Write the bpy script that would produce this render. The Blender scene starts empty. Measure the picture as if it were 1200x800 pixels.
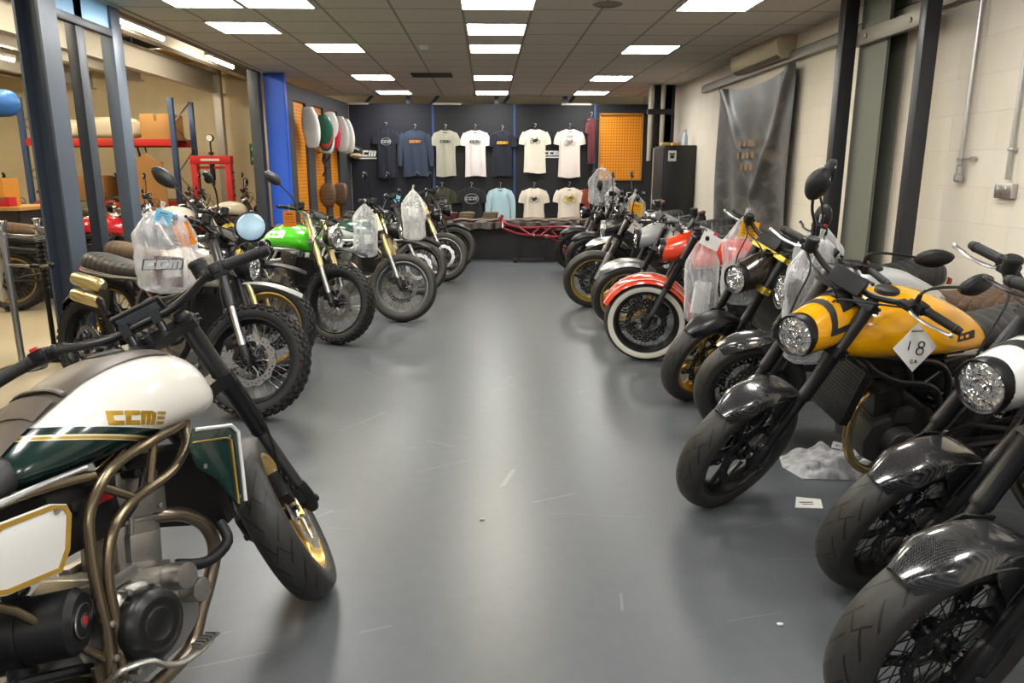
import bpy, bmesh, math, random
from math import pi, sin, cos, radians as R_, atan2, sqrt
from mathutils import Vector as V, Matrix as M4, noise
from mathutils.bvhtree import BVHTree
random.seed(7)
COL = bpy.context.scene.collection
SC = bpy.context.scene
# ------------------------------------------------------------ camera, world, exposure
F_PX = 866.0
PITCH = math.atan(200 / F_PX)
YAW = math.atan(29 / F_PX)
cam_d = bpy.data.cameras.new('camera'); cam = bpy.data.objects.new('camera', cam_d); COL.objects.link(cam)
cam_d.sensor_width = 36; cam_d.lens = 36 * F_PX / 1200; cam_d.clip_start = .05
cam.location = (0, 0, 1.45); cam.rotation_euler = (pi / 2 - PITCH, 0, -YAW)
SC.camera = cam
SC.view_settings.view_transform = 'Standard'; SC.view_settings.look = 'None'
SC.view_settings.gamma = 1; SC.view_settings.use_curve_mapping = False
SC.view_settings.exposure = 0.35
PANEL_E = 27.0      # ceiling light panels
TUBE_E = 110.0       # workshop fluorescent tubes
WORLD_E = 0.20
w = bpy.data.worlds.new('World'); SC.world = w; w.use_nodes = True
w.node_tree.nodes['Background'].inputs[0].default_value = (.96, .95, 1.0, 1)
w.node_tree.nodes['Background'].inputs[1].default_value = WORLD_E
SC.cycles.max_bounces = 7; SC.cycles.transparent_max_bounces = 12
SC.cycles.diffuse_bounces = 3; SC.cycles.glossy_bounces = 3
SC.cycles.caustics_reflective = False; SC.cycles.caustics_refractive = False
SC.cycles.sample_clamp_indirect = 4

# ------------------------------------------------------------ materials
_mats = {}
def srgb(h):
    if isinstance(h, str):
        h = h.lstrip('#'); c = [int(h[i:i+2], 16) / 255 for i in (0, 2, 4)]
    else: c = h
    return tuple(((x / 12.92) if x <= .04045 else ((x + .055) / 1.055) ** 2.4) for x in c) + (1,)
def mat(name, col=(.5, .5, .5), rough=.5, metal=0, coat=0, emit=0, emit_col=None, fn=None, spec=.5, alpha=1, trans=0, sheen=0):
    key = name
    if key in _mats: return _mats[key]
    m = bpy.data.materials.new(name); m.use_nodes = True; nt = m.node_tree
    b = nt.nodes['Principled BSDF']
    c = srgb(col) if isinstance(col, str) else tuple(col) + (1,)
    b.inputs['Base Color'].default_value = c
    b.inputs['Roughness'].default_value = rough; b.inputs['Metallic'].default_value = metal
    b.inputs['Coat Weight'].default_value = coat; b.inputs['Coat Roughness'].default_value = .06
    b.inputs['Specular IOR Level'].default_value = spec; b.inputs['Alpha'].default_value = alpha
    b.inputs['Transmission Weight'].default_value = trans; b.inputs['Sheen Weight'].default_value = sheen
    if emit:
        b.inputs['Emission Color'].default_value = srgb(emit_col) if emit_col else c
        b.inputs['Emission Strength'].default_value = emit
    if fn: fn(nt, b)
    _mats[key] = m
    return m
def N(nt, t, **kw):
    n = nt.nodes.new(t)
    for k, v in kw.items():
        if k.startswith('i_'):
            k2 = k[2:]; n.inputs[int(k2) if k2.isdigit() else k2].default_value = v
        else: setattr(n, k, v)
    return n
def L(nt, a, b): nt.links.new(a, b)
def math_(nt, op, a, b=None, c=None):
    n = N(nt, 'ShaderNodeMath', operation=op)
    for i, x in enumerate((a, b, c)):
        if x is None: continue
        if isinstance(x, (int, float)): n.inputs[i].default_value = x
        else: L(nt, x, n.inputs[i])
    return n.outputs[0]
def objco(nt): return N(nt, 'ShaderNodeTexCoord').outputs['Object']
def bump(nt, b, h, strength=.3, dist=.002):
    n = N(nt, 'ShaderNodeBump'); n.inputs['Strength'].default_value = strength; n.inputs['Distance'].default_value = dist
    L(nt, h, n.inputs['Height']); L(nt, n.outputs[0], b.inputs['Normal'])
def mixc(nt, f, a, b):
    n = N(nt, 'ShaderNodeMix', data_type='RGBA')
    if isinstance(f, (int, float)): n.inputs[0].default_value = f
    else: L(nt, f, n.inputs[0])
    for i, x in ((6, a), (7, b)):
        if isinstance(x, tuple): n.inputs[i].default_value = x
        else: L(nt, x, n.inputs[i])
    return n.outputs[2]
def noise_bump(scale, strength=.2, dist=.002, rvar=0):
    def fn(nt, b):
        n = N(nt, 'ShaderNodeTexNoise'); n.inputs['Scale'].default_value = scale; n.inputs['Detail'].default_value = 4
        L(nt, objco(nt), n.inputs['Vector']); bump(nt, b, n.outputs[0], strength, dist)
    return fn
def m_road_tyre(nt, b):
    s = N(nt, 'ShaderNodeSeparateXYZ'); L(nt, objco(nt), s.inputs[0])
    ang = math_(nt, 'ARCTAN2', s.outputs[2], s.outputs[0]); ay = math_(nt, 'ABSOLUTE', s.outputs[1])
    sg = math_(nt, 'SIGN', s.outputs[1])
    t = math_(nt, 'ADD', math_(nt, 'MULTIPLY', ang, 22 / (2 * pi)), math_(nt, 'ADD', math_(nt, 'MULTIPLY', ay, 24.), math_(nt, 'MULTIPLY', sg, .25)))
    fr = math_(nt, 'FRACT', math_(nt, 'ADD', t, 50.))
    a1 = math_(nt, 'LESS_THAN', fr, .15)
    m1 = math_(nt, 'MULTIPLY', a1, math_(nt, 'MULTIPLY', math_(nt, 'GREATER_THAN', ay, .012), math_(nt, 'LESS_THAN', ay, .046)))
    t2 = math_(nt, 'FRACT', math_(nt, 'ADD', math_(nt, 'SUBTRACT', math_(nt, 'MULTIPLY', ang, 11 / (2 * pi)), math_(nt, 'MULTIPLY', ay, 9.)), 50.4))
    m2 = math_(nt, 'MULTIPLY', math_(nt, 'LESS_THAN', t2, .05), math_(nt, 'LESS_THAN', ay, .03))
    m = math_(nt, 'MAXIMUM', m1, m2)
    bump(nt, b, math_(nt, 'SUBTRACT', 1., m), 1.0, .004)
    L(nt, mixc(nt, m, (.030, .028, .025, 1), (.003, .003, .003, 1)), b.inputs['Base Color'])
def m_carbon(nt, b):
    c = objco(nt); s = N(nt, 'ShaderNodeSeparateXYZ'); L(nt, c, s.inputs[0])
    u = math_(nt, 'MULTIPLY', math_(nt, 'ADD', s.outputs[0], s.outputs[2]), 300.)
    v = math_(nt, 'MULTIPLY', math_(nt, 'SUBTRACT', s.outputs[1], math_(nt, 'MULTIPLY', s.outputs[0], .5)), 300.)
    a = math_(nt, 'FRACT', math_(nt, 'MULTIPLY', math_(nt, 'ADD', math_(nt, 'FLOOR', u), math_(nt, 'FLOOR', v)), .5))
    L(nt, mixc(nt, math_(nt, 'MULTIPLY', a, 2.), (.004, .004, .005, 1), (.040, .040, .042, 1)), b.inputs['Base Color'])
def m_quilt(nt, b):
    s = N(nt, 'ShaderNodeSeparateXYZ'); L(nt, objco(nt), s.inputs[0])
    u = math_(nt, 'MULTIPLY', math_(nt, 'ADD', s.outputs[0], s.outputs[1]), 2 * pi / .06)
    v = math_(nt, 'MULTIPLY', math_(nt, 'SUBTRACT', s.outputs[0], s.outputs[1]), 2 * pi / .06)
    h = math_(nt, 'MINIMUM', math_(nt, 'ABSOLUTE', math_(nt, 'SINE', math_(nt, 'MULTIPLY', u, .5))), math_(nt, 'ABSOLUTE', math_(nt, 'SINE', math_(nt, 'MULTIPLY', v, .5))))
    bump(nt, b, math_(nt, 'POWER', h, .5), .9, .006)
def m_ribbed(nt, b):
    s = N(nt, 'ShaderNodeSeparateXYZ'); L(nt, objco(nt), s.inputs[0])
    h = math_(nt, 'ABSOLUTE', math_(nt, 'SINE', math_(nt, 'MULTIPLY', s.outputs[0], pi / .055)))
    bump(nt, b, math_(nt, 'POWER', h, .4), .8, .006)
def two_tone(name, top, low, stripe=None, edge=None, h0=.835, k=.25, sw=.014, coat=.6):
    def fn(nt, b):
        s = N(nt, 'ShaderNodeSeparateXYZ'); L(nt, objco(nt), s.inputs[0])
        v = math_(nt, 'ADD', s.outputs[2], math_(nt, 'MULTIPLY', s.outputs[0], k))
        r = N(nt, 'ShaderNodeMapRange'); r.inputs[1].default_value = .6; r.inputs[2].default_value = 1.2; L(nt, v, r.inputs[0])
        cr = N(nt, 'ShaderNodeValToRGB'); cr.color_ramp.interpolation = 'CONSTANT'; L(nt, r.outputs[0], cr.inputs[0])
        P = lambda z: (z - .6) / .6
        st = [(0, low)]
        if stripe: st += [(P(h0 - .034), edge or stripe), (P(h0 - .031), stripe), (P(h0 - .034 + sw - .003), edge or stripe), (P(h0 - .034 + sw), low)]
        st += [(P(h0), top)]
        e = cr.color_ramp.elements
        e[0].position = 0; e[0].color = srgb(st[0][1]); e[1].position = st[1][0]; e[1].color = srgb(st[1][1])
        for p, c in st[2:]:
            n = e.new(p); n.color = srgb(c)
        L(nt, cr.outputs[0], b.inputs['Base Color'])
    return mat(name, top, .22, 0, coat, fn=fn)
def m_lens(nt, b):
    n = N(nt, 'ShaderNodeTexVoronoi'); n.inputs['Scale'].default_value = 45; L(nt, objco(nt), n.inputs['Vector'])
    bump(nt, b, n.outputs[0], .9, .012)
def film_mat(name, amount=.45, tint=(.85, .87, .9)):
    if name in _mats: return _mats[name]
    m = bpy.data.materials.new(name); m.use_nodes = True; nt = m.node_tree; nt.nodes.clear()
    o = N(nt, 'ShaderNodeOutputMaterial'); t = N(nt, 'ShaderNodeBsdfTransparent'); t.inputs[0].default_value = (.97, .97, .98, 1)
    p = N(nt, 'ShaderNodeBsdfPrincipled'); p.inputs['Base Color'].default_value = tint + (1,); p.inputs['Roughness'].default_value = .18
    p.inputs['Specular IOR Level'].default_value = .8
    n = N(nt, 'ShaderNodeTexNoise'); n.inputs['Scale'].default_value = 11; n.inputs['Detail'].default_value = 3; n.inputs['Distortion'].default_value = .6
    mp = N(nt, 'ShaderNodeMapping'); mp.inputs['Scale'].default_value = (1.4, 1.4, .38); L(nt, objco(nt), mp.inputs[0])
    L(nt, mp.outputs[0], n.inputs['Vector']); bump(nt, p, n.outputs[0], .7, .03)
    lw = N(nt, 'ShaderNodeLayerWeight'); lw.inputs[0].default_value = .35
    mx = N(nt, 'ShaderNodeMixShader')
    f = N(nt, 'ShaderNodeMapRange'); f.inputs[1].default_value = .35; f.inputs[2].default_value = .75
    f.inputs[3].default_value = amount * .35; f.inputs[4].default_value = min(1, amount * 1.1); L(nt, n.outputs[0], f.inputs[0])
    L(nt, math_(nt, 'MINIMUM', math_(nt, 'ADD', f.outputs[0], math_(nt, 'MULTIPLY', lw.outputs['Facing'], .45)), .95), mx.inputs[0]); L(nt, t.outputs[0], mx.inputs[1]); L(nt, p.outputs[0], mx.inputs[2]); L(nt, mx.outputs[0], o.inputs[0])
    _mats[name] = m; return m

BLACK = mat('black_satin', (.007, .007, .008), .35)
PLASTIC = mat('black_plastic', (.009, .009, .010), .48, spec=.35)
RUBBER = mat('black_rubber', (.009, .009, .009), .6)
TYRE_SIDE = mat('knobbly_rubber', (.020, .0195, .019), .68, fn=noise_bump(60, .15))
TYRE_ROAD = mat('road_tyre_rubber', (.022, .022, .023), .5, fn=m_road_tyre)
CHROME = mat('chrome', (.75, .75, .76), .12, 1)
STEEL = mat('brushed_steel', (.55, .55, .56), .32, 1)
ALU = mat('cast_aluminium', (.40, .385, .36), .36, .9, fn=noise_bump(300, .15, .001))
DARKMETAL = mat('dark_metal', (.035, .035, .037), .38, .8)
GOLD = mat('gold_anodised', (.78, .52, .16), .28, .9)
PALEGOLD = mat('pale_gold_anodised', (.80, .66, .33), .28, .85)
BRONZE = mat('bronze_lacquered_tube', (.21, .165, .105), .25, .85)
CARBON = mat('carbon_weave', (.02, .02, .02), .25, 0, 1.0, fn=m_carbon)
LENS = mat('headlight_glass', (.75, .77, .8), .08, .85, .9, fn=m_lens)
MIRROR_REFLECTION_BLUE = mat('mirror_glass', (.40, .58, .70), .3, .35)  # reflection of the ceiling put into the glass as a dull pale blue
LEATHER_BLACK = mat('black_leather', (.018, .018, .02), .45, fn=m_ribbed)
LEATHER_BROWN = mat('brown_quilted_leather', (.085, .045, .022), .5, fn=m_quilt)
LEATHER_TAN = mat('tan_ribbed_leather', (.13, .075, .04), .5, fn=m_ribbed)
LEATHER_PLAIN = mat('dark_brown_leather', (.085, .068, .055), .42, fn=noise_bump(120, .2, .001))
FILM = film_mat('clear_plastic_film', .38)
FILM_MILKY = film_mat('milky_plastic_film', .5, (.9, .9, .92))
RED = mat('red_plastic', (.5, .02, .02), .35)
WHITE = mat('white_gloss', (.78, .77, .74), .25, 0, .5)
PAPER = mat('white_card', (.8, .79, .76), .7)
INK = mat('black_ink', (.015, .015, .015), .6)
YELLOWM = mat('brass_yellow', (.75, .58, .08), .35, .5)

# ------------------------------------------------------------ mesh builder
class MB:
    def __init__(s): s.v = []; s.f = []; s.mi = []
    def add(s, vs, fs, mi=0):
        o = len(s.v); s.v += [tuple(x) for x in vs]; s.f += [tuple(i + o for i in f) for f in fs]; s.mi += [mi] * len(fs); return s
    def box(s, c, d, rot=None, mi=0):
        x, y, z = [a / 2 for a in d]
        vs = [V((sx * x, sy * y, sz * z)) for sx in (-1, 1) for sy in (-1, 1) for sz in (-1, 1)]
        if rot is not None: vs = [rot @ v for v in vs]
        vs = [v + V(c) for v in vs]
        return s.add(vs, [(0, 1, 3, 2), (4, 6, 7, 5), (0, 4, 5, 1), (2, 3, 7, 6), (0, 2, 6, 4), (1, 5, 7, 3)], mi)
    def loft(s, rings, closed=True, cap=True, mi=0, loop=False):
        n = len(rings[0]); vs = [p for r in rings for p in r]; fs = []
        m = len(rings)
        for i in range(m if loop else m - 1):
            for j in range(n if closed else n - 1):
                a = i * n + j; b = i * n + (j + 1) % n; c = ((i + 1) % m) * n + (j + 1) % n; d = ((i + 1) % m) * n + j
                fs.append((a, b, c, d))
        if cap and not loop and closed:
            fs.append(tuple(range(n))[::-1]); fs.append(tuple((m - 1) * n + j for j in range(n)))
        return s.add(vs, fs, mi)
    def tube(s, pts, r, n=10, cap=True, mi=0, flat=1.0):
        pts = [V(p) for p in pts]; m = len(pts); rings = []
        t0 = (pts[1] - pts[0]).normalized()
        up = V((0, 0, 1)) if abs(t0.z) < .9 else V((1, 0, 0))
        u = t0.cross(up).normalized(); 
        for i in range(m):
            if i == 0: t = t0
            elif i == m - 1: t = (pts[-1] - pts[-2]).normalized()
            else: t = ((pts[i + 1] - pts[i]).normalized() + (pts[i] - pts[i - 1]).normalized()).normalized()
            u = (u - t * u.dot(t)); u = u.normalized() if u.length > 1e-6 else t.orthogonal().normalized()
            b = t.cross(u); rr = r[i] if isinstance(r, (list, tuple)) else r
            rings.append([pts[i] + u * (rr * cos(2 * pi * k / n)) + b * (rr * flat * sin(2 * pi * k / n)) for k in range(n)])
        return s.loft(rings, True, cap, mi)
    def lathe(s, prof, n=32, axis='y', c=(0, 0, 0), mi=0, a0=0, a1=2 * pi, cap=False):
        full = abs(a1 - a0 - 2 * pi) < 1e-6; rings = []
        steps = n if full else n + 1
        for i in range(steps):
            a = a0 + (a1 - a0) * i / n; ring = []
            for r, h in prof:
                if axis == 'y': p = (r * cos(a), h, r * sin(a))
                elif axis == 'x': p = (h, r * cos(a), r * sin(a))
                else: p = (r * cos(a), r * sin(a), h)
                ring.append(V(p) + V(c))
            rings.append(ring)
        return s.loft(rings, closed=False, cap=False, mi=mi, loop=full)
    def prism(s, poly, y0, y1, mi=0, f=None):
        """polygon in (x, z) extruded along y (or mapped by f(x, z, y))"""
        f = f or (lambda a, b, y: (a, y, b)); n = len(poly)
        vs = [f(a, b, y0) for a, b in poly] + [f(a, b, y1) for a, b in poly]
        fs = [tuple(range(n)), tuple(range(2 * n - 1, n - 1, -1))] + [(i, i + n, (i + 1) % n + n, (i + 1) % n) for i in range(n)]
        return s.add(vs, fs, mi)
    def ell(s, c, d, nu=16, nv=10, rot=None, mi=0, p=1.0):
        rings = []
        def sg(x): return (1 if x >= 0 else -1) * abs(x) ** p
        for i in range(nv + 1):
            th = -pi / 2 + pi * i / nv
            ring = []
            for j in range(nu):
                a = 2 * pi * j / nu
                q = V((d[0] * max(cos(th), 1e-3) ** p * sg(cos(a)), d[1] * max(cos(th), 1e-3) ** p * sg(sin(a)), d[2] * sg(sin(th))))
                if rot is not None: q = rot @ q
                ring.append(q + V(c))
            rings.append(ring)
        return s.loft(rings, True, True, mi)
    def mesh(s, name, mats, bevel=0, smooth=True, ang=38):
        me = bpy.data.meshes.new(name); me.from_pydata(s.v, [], s.f)
        if not isinstance(mats, (list, tuple)): mats = [mats]
        for m in mats: me.materials.append(m)
        if len(mats) > 1:
            me.polygons.foreach_set('material_index', s.mi)
        bm = bmesh.new(); bm.from_mesh(me)
        bmesh.ops.recalc_face_normals(bm, faces=bm.faces)
        if bevel:
            es = [e for e in bm.edges if len(e.link_faces) == 2 and e.calc_face_angle(0) > .6]
            bmesh.ops.bevel(bm, geom=es, offset=bevel, segments=2, profile=.6, affect='EDGES', clamp_overlap=True)
        bm.to_mesh(me); bm.free()
        if smooth:
            me.polygons.foreach_set('use_smooth', [True] * len(me.polygons)); me.set_sharp_from_angle(angle=R_(ang))
        me.update(); return me
def cr(pts, k=6):
    P = [V(p) for p in pts]; out = []
    for i in range(len(P) - 1):
        p0 = P[max(i - 1, 0)]; p1 = P[i]; p2 = P[i + 1]; p3 = P[min(i + 2, len(P) - 1)]
        for j in range(k):
            t = j / k
            out.append(.5 * ((2 * p1) + (p2 - p0) * t + (2 * p0 - 5 * p1 + 4 * p2 - p3) * t * t + (3 * p1 - p0 - 3 * p2 + p3) * t ** 3))
    out.append(P[-1]); return out
_cache = {}
def cached(key, fn):
    if key not in _cache: _cache[key] = fn()
    return _cache[key]
def obj(name, me, parent=None, m=None, label=None, cat=None, group=None, kind=None):
    o = bpy.data.objects.new(name, me); COL.objects.link(o)
    if parent is not None: o.parent = parent
    if m is not None: o.matrix_local = m
    for k, v in (('label', label), ('category', cat), ('group', group), ('kind', kind)):
        if v: o[k] = v
    return o
def part(name, me, parent, m=None, label=None): return obj(name, me, parent, m, label)
def thing(name, label, cat, group=None, loc=(0, 0, 0), rot=(0, 0, 0)):
    o = obj(name, None, label=label, cat=cat, group=group); o.location = loc; o.rotation_euler = rot; return o
def struct(name, me): return obj(name, me, kind='structure')
T = M4.Translation
def RX(a): return M4.Rotation(a, 4, 'X')
def RY(a): return M4.Rotation(a, 4, 'Y')
def RZ(a): return M4.Rotation(a, 4, 'Z')

# block lettering made of chunky strokes, unit height; returns polygons in (x, y)
GLY = {
 'C': (1.15, [[(0, 0), (1.05, 0), (1.05, .3), (0, .3)], [(0, .3), (.38, .3), (.38, .7), (0, .7)], [(0, .7), (1.05, .7), (1.05, 1), (0, 1)]]),
 'M': (1.35, [[(0, 0), (.34, 0), (.34, 1), (0, 1)], [(.44, 0), (.76, 0), (.76, 1), (.44, 1)], [(.86, 0), (1.2, 0), (1.2, .85), (.86, 1)], [(.3, .72), (.9, .72), (.9, 1), (.3, 1)]]),
 'X': (1.0, [[(0, 0), (.35, 0), (1, 1), (.65, 1)], [(.65, 0), (1, 0), (.35, 1), (0, 1)]]),
 '=': (.8, [[(0, .05), (.7, .05), (.7, .25), (0, .25)], [(0, .4), (.7, .4), (.7, .6), (0, .6)], [(0, .75), (.7, .75), (.7, .95), (0, .95)]]),
}
def lettering(txt, h, slant=.25, th=.0015):
    mb = MB(); x = 0
    for ch in txt:
        wd, polys = GLY[ch]
        for p in polys:
            q = [((x + a + slant * b) * h, b * h) for a, b in p]
            mb.prism(q, 0, th)
        x += wd
    return mb, (x - .1 + slant) * h
def text_mesh(txt, size, th=.001, font_scale=1):
    cu = bpy.data.curves.new('lettering', 'FONT'); cu.body = txt; cu.size = size; cu.extrude = th; cu.align_x = 'CENTER'; cu.align_y = 'CENTER'; cu.resolution_u = 3
    o = bpy.data.objects.new('tmp', cu); COL.objects.link(o)
    dg = bpy.context.evaluated_depsgraph_get(); me = bpy.data.meshes.new_from_object(o.evaluated_get(dg))
    bpy.data.objects.remove(o); bpy.data.curves.remove(cu); return me
# ------------------------------------------------------------ room shell
def m_floor(nt, b):
    g = N(nt, 'ShaderNodeNewGeometry').outputs['Position']
    def nz(sc, det=5, dist=0, out=0):
        n = N(nt, 'ShaderNodeTexNoise'); n.inputs['Scale'].default_value = sc; n.inputs['Detail'].default_value = det; n.inputs['Distortion'].default_value = dist; L(nt, g, n.inputs['Vector']); return n.outputs[out]
    big = nz(.5, 2, 0); fine = nz(14, 6)
    c = mixc(nt, big, srgb('#4a4f56'), srgb('#5a5d60'))
    c = mixc(nt, math_(nt, 'MULTIPLY', fine, .35), c, srgb('#6e6f6f'))
    # fine straight scuffs
    def scratch(rot, off):
        mp = N(nt, 'ShaderNodeMapping'); mp.inputs['Rotation'].default_value = (0, 0, rot); mp.inputs['Location'].default_value = (off, off, 0); mp.inputs['Scale'].default_value = (.55, 1.6, 0); L(nt, g, mp.inputs[0])
        v = N(nt, 'ShaderNodeTexVoronoi', feature='DISTANCE_TO_EDGE'); v.inputs['Scale'].default_value = .9; L(nt, mp.outputs[0], v.inputs['Vector'])
        return math_(nt, 'MULTIPLY', math_(nt, 'LESS_THAN', v.outputs[0], .0022), math_(nt, 'GREATER_THAN', nz(1.9, 2), .56))
    s = math_(nt, 'MAXIMUM', scratch(.6, 3.7), scratch(-.8, 7.))
    c = mixc(nt, math_(nt, 'MULTIPLY', s, .22), c, srgb('#a5a39c'))
    L(nt, c, b.inputs['Base Color'])
    bump(nt, b, fine, .05, .001)
def m_blocks(base, tint, axis):
    def fn(nt, b):
        g = N(nt, 'ShaderNodeNewGeometry').outputs['Position']; s = N(nt, 'ShaderNodeSeparateXYZ'); L(nt, g, s.inputs[0])
        cx = N(nt, 'ShaderNodeCombineXYZ'); L(nt, s.outputs[axis], cx.inputs[0]); L(nt, s.outputs[2], cx.inputs[1])
        br = N(nt, 'ShaderNodeTexBrick'); br.inputs['Scale'].default_value = 1; br.inputs['Brick Width'].default_value = .45; br.inputs['Row Height'].default_value = .225
        br.inputs['Mortar Size'].default_value = .004; br.inputs['Mortar Smooth'].default_value = .4; L(nt, cx.outputs[0], br.inputs['Vector'])
        br.inputs['Color1'].default_value = srgb(base); br.inputs['Color2'].default_value = srgb(tint); br.inputs['Mortar'].default_value = tuple(.90 * v for v in srgb(base)[:3]) + (1,)
        n = N(nt, 'ShaderNodeTexNoise'); n.inputs['Scale'].default_value = 1.3; n.inputs['Detail'].default_value = 6
        mp = N(nt, 'ShaderNodeMapping'); mp.inputs['Scale'].default_value = (1.6, 1.6, .35); L(nt, g, mp.inputs[0]); L(nt, mp.outputs[0], n.inputs['Vector'])
        f = N(nt, 'ShaderNodeMapRange'); f.inputs[1].default_value = .48; f.inputs[2].default_value = .8; f.inputs[3].default_value = 0; f.inputs[4].default_value = .35; L(nt, n.outputs[0], f.inputs[0])
        L(nt, mixc(nt, f.outputs[0], br.outputs['Color'], tuple(.62 * v for v in srgb(base)[:3]) + (1,)), b.inputs['Base Color'])
        n2 = N(nt, 'ShaderNodeTexNoise'); n2.inputs['Scale'].default_value = 40; L(nt, g, n2.inputs['Vector'])
        h = math_(nt, 'ADD', math_(nt, 'MULTIPLY', math_(nt, 'SUBTRACT', 1., br.outputs['Fac']), 1.), math_(nt, 'MULTIPLY', n2.outputs[0], .12))
        bump(nt, b, h, .4, .004)
    return fn
def m_tiles(nt, b):
    g = N(nt, 'ShaderNodeNewGeometry').outputs['Position']; s = N(nt, 'ShaderNodeSeparateXYZ'); L(nt, g, s.inputs[0])
    def line(o, off, p): 
        f = math_(nt, 'FRACT', math_(nt, 'DIVIDE', math_(nt, 'SUBTRACT', o, off - 100 * p), p))
        return math_(nt, 'LESS_THAN', math_(nt, 'MINIMUM', f, math_(nt, 'SUBTRACT', 1., f)), .012 / p)
    m = math_(nt, 'MAXIMUM', line(s.outputs[0], -.19, .575), line(s.outputs[1], 7.15, .575))
    n = N(nt, 'ShaderNodeTexNoise'); n.inputs['Scale'].default_value = 1.4; L(nt, g, n.inputs['Vector'])
    c = mixc(nt, n.outputs[0], srgb('#cdc7bf'), srgb('#d5cfc6'))
    L(nt, mixc(nt, m, c, srgb('#98928b')), b.inputs['Base Color'])
    bump(nt, b, math_(nt, 'SUBTRACT', 1., m), .4, .004)
def quad_box(name, a, b, m, bevel=0, kind='structure'):
    a, b = V(a), V(b); me = MB().box((a + b) / 2, (b - a)).mesh(name, m, bevel=bevel); return obj(name, me, kind=kind)
XL, XR, YB = -9.5, 3.06, 15.0
quad_box('floor', (-3.05, -3.5, -.1), (3.2, 15.2, 0), mat('painted_floor', '#5a5e64', .33, fn=m_floor, spec=.42))
quad_box('floor', (XL, -3.5, -.1), (-3.05, 15.2, -.001), mat('workshop_floor', '#b5a88c', .4, fn=noise_bump(6, .1)))
quad_box('ceiling', (-3.02, -3.5, 2.75), (XR, 13.86, 2.80), mat('ceiling_tiles', '#9a958f', .9, fn=m_tiles))
quad_box('wall_right', (XR, -3.5, 0), (XR + .2, 15.2, 3.6), mat('painted_blocks_right', '#cfc5b2', .7, fn=m_blocks('#e9e1d2', '#e5dccb', 1)))
quad_box('wall_back', (XL, YB, 0), (XR + .2, YB + .2, 3.6), mat('painted_blocks_back', '#d8c9a6', .7, fn=m_blocks('#efe2c2', '#ecdebc', 0)))
quad_box('wall_left', (XL - .2, -3.5, 0), (XL, 15.2, 3.6), mat('painted_blocks_left', '#d8c9a6', .7, fn=m_blocks('#efe2c2', '#ecdebc', 1)))
chip = mat('chipboard_deck', '#b49a6a', .8, fn=noise_bump(90, .3))
quad_box('ceiling', (XL - .2, -3.5, 3.45), (-3.02, 15.2, 3.5), chip)
quad_box('ceiling', (-3.02, 13.86, 3.45), (XR + .2, 15.2, 3.5), chip)
GREY_BEAM = mat('grey_galvanised', (.50, .48, .44), .5, .3, fn=noise_bump(20, .1)); DARKBEAM = mat('dark_painted_steel', '#3b4048', .42, .2, fn=noise_bump(25, .08))
def ibeam(a, b, w, h, m, web=.012, fl=.014, up=(0, 0, 1)):
    a, b, up = V(a), V(b), V(up); d = (b - a).normalized(); s = d.cross(up).normalized(); up = s.cross(d)
    P = [(-w / 2, -h / 2), (w / 2, -h / 2), (w / 2, -h / 2 + fl), (web / 2, -h / 2 + fl), (web / 2, h / 2 - fl), (w / 2, h / 2 - fl), (w / 2, h / 2), (-w / 2, h / 2), (-w / 2, h / 2 - fl), (-web / 2, h / 2 - fl), (-web / 2, -h / 2 + fl), (-w / 2, -h / 2 + fl)]
    mb = MB(); mb.loft([[p + s * u + up * v for u, v in P] for p in (a, b)]); return mb
def strip(name, me): return obj(name, me, kind='structure')
# mezzanine steelwork over the workshop
for x, z, hh in ((-3.55, 3.22, .2), (-4.35, 3.18, .2), (-5.0, 3.02, .34), (-5.7, 3.2, .22), (-6.5, 3.2, .22), (-7.4, 3.1, .3), (-8.5, 3.2, .22)):
    strip('trim_1', ibeam((x, -1, z), (x, 14.9, z), .14, hh, GREY_BEAM).mesh('steel_joist', GREY_BEAM, smooth=False))
for y in (4.2, 6.9, 9.6, 12.3):
    strip('trim_2', ibeam((XL, y, 3.36), (-3.05, y, 3.36), .12, .16, DARKBEAM).mesh('cross_joist', DARKBEAM, smooth=False))
strip('trim_3', ibeam((-3.08, -3, 2.86), (-3.08, 13.8, 2.86), .12, .22, DARKBEAM).mesh('edge_beam', DARKBEAM, smooth=False))
quad_box('trim_4', (-3.02, -3, 2.735), (-2.97, 13.8, 2.75), mat('white_angle_trim', '#b9b3aa', .5))
# ceiling lights
def m_prism(col, s):
    def fn(nt, b):
        n = N(nt, 'ShaderNodeTexVoronoi'); n.inputs['Scale'].default_value = 16; L(nt, objco(nt), n.inputs['Vector'])
        r = N(nt, 'ShaderNodeMapRange'); r.inputs[1].default_value = .1; r.inputs[2].default_value = .8; r.inputs[3].default_value = s * 1.7; r.inputs[4].default_value = s * .45; L(nt, n.outputs[0], r.inputs[0])
        L(nt, r.outputs[0], b.inputs['Emission Strength'])
    return fn
LM = {
 'w': mat('lit_panel_white', (.9, .9, .9), .6, emit=PANEL_E, emit_col='#fffdf8'),
 'y': mat('lit_panel_warm', (.9, .85, .6), .6, emit=PANEL_E * .62, emit_col='#fff3c4'),
 'p': mat('lit_panel_prismatic', (.9, .9, .85), .6, emit=PANEL_E * .8, emit_col='#fffbee', fn=m_prism(0, PANEL_E * .55))}
PW = mat('panel_frame_white', (.7, .69, .66), .5)
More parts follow.
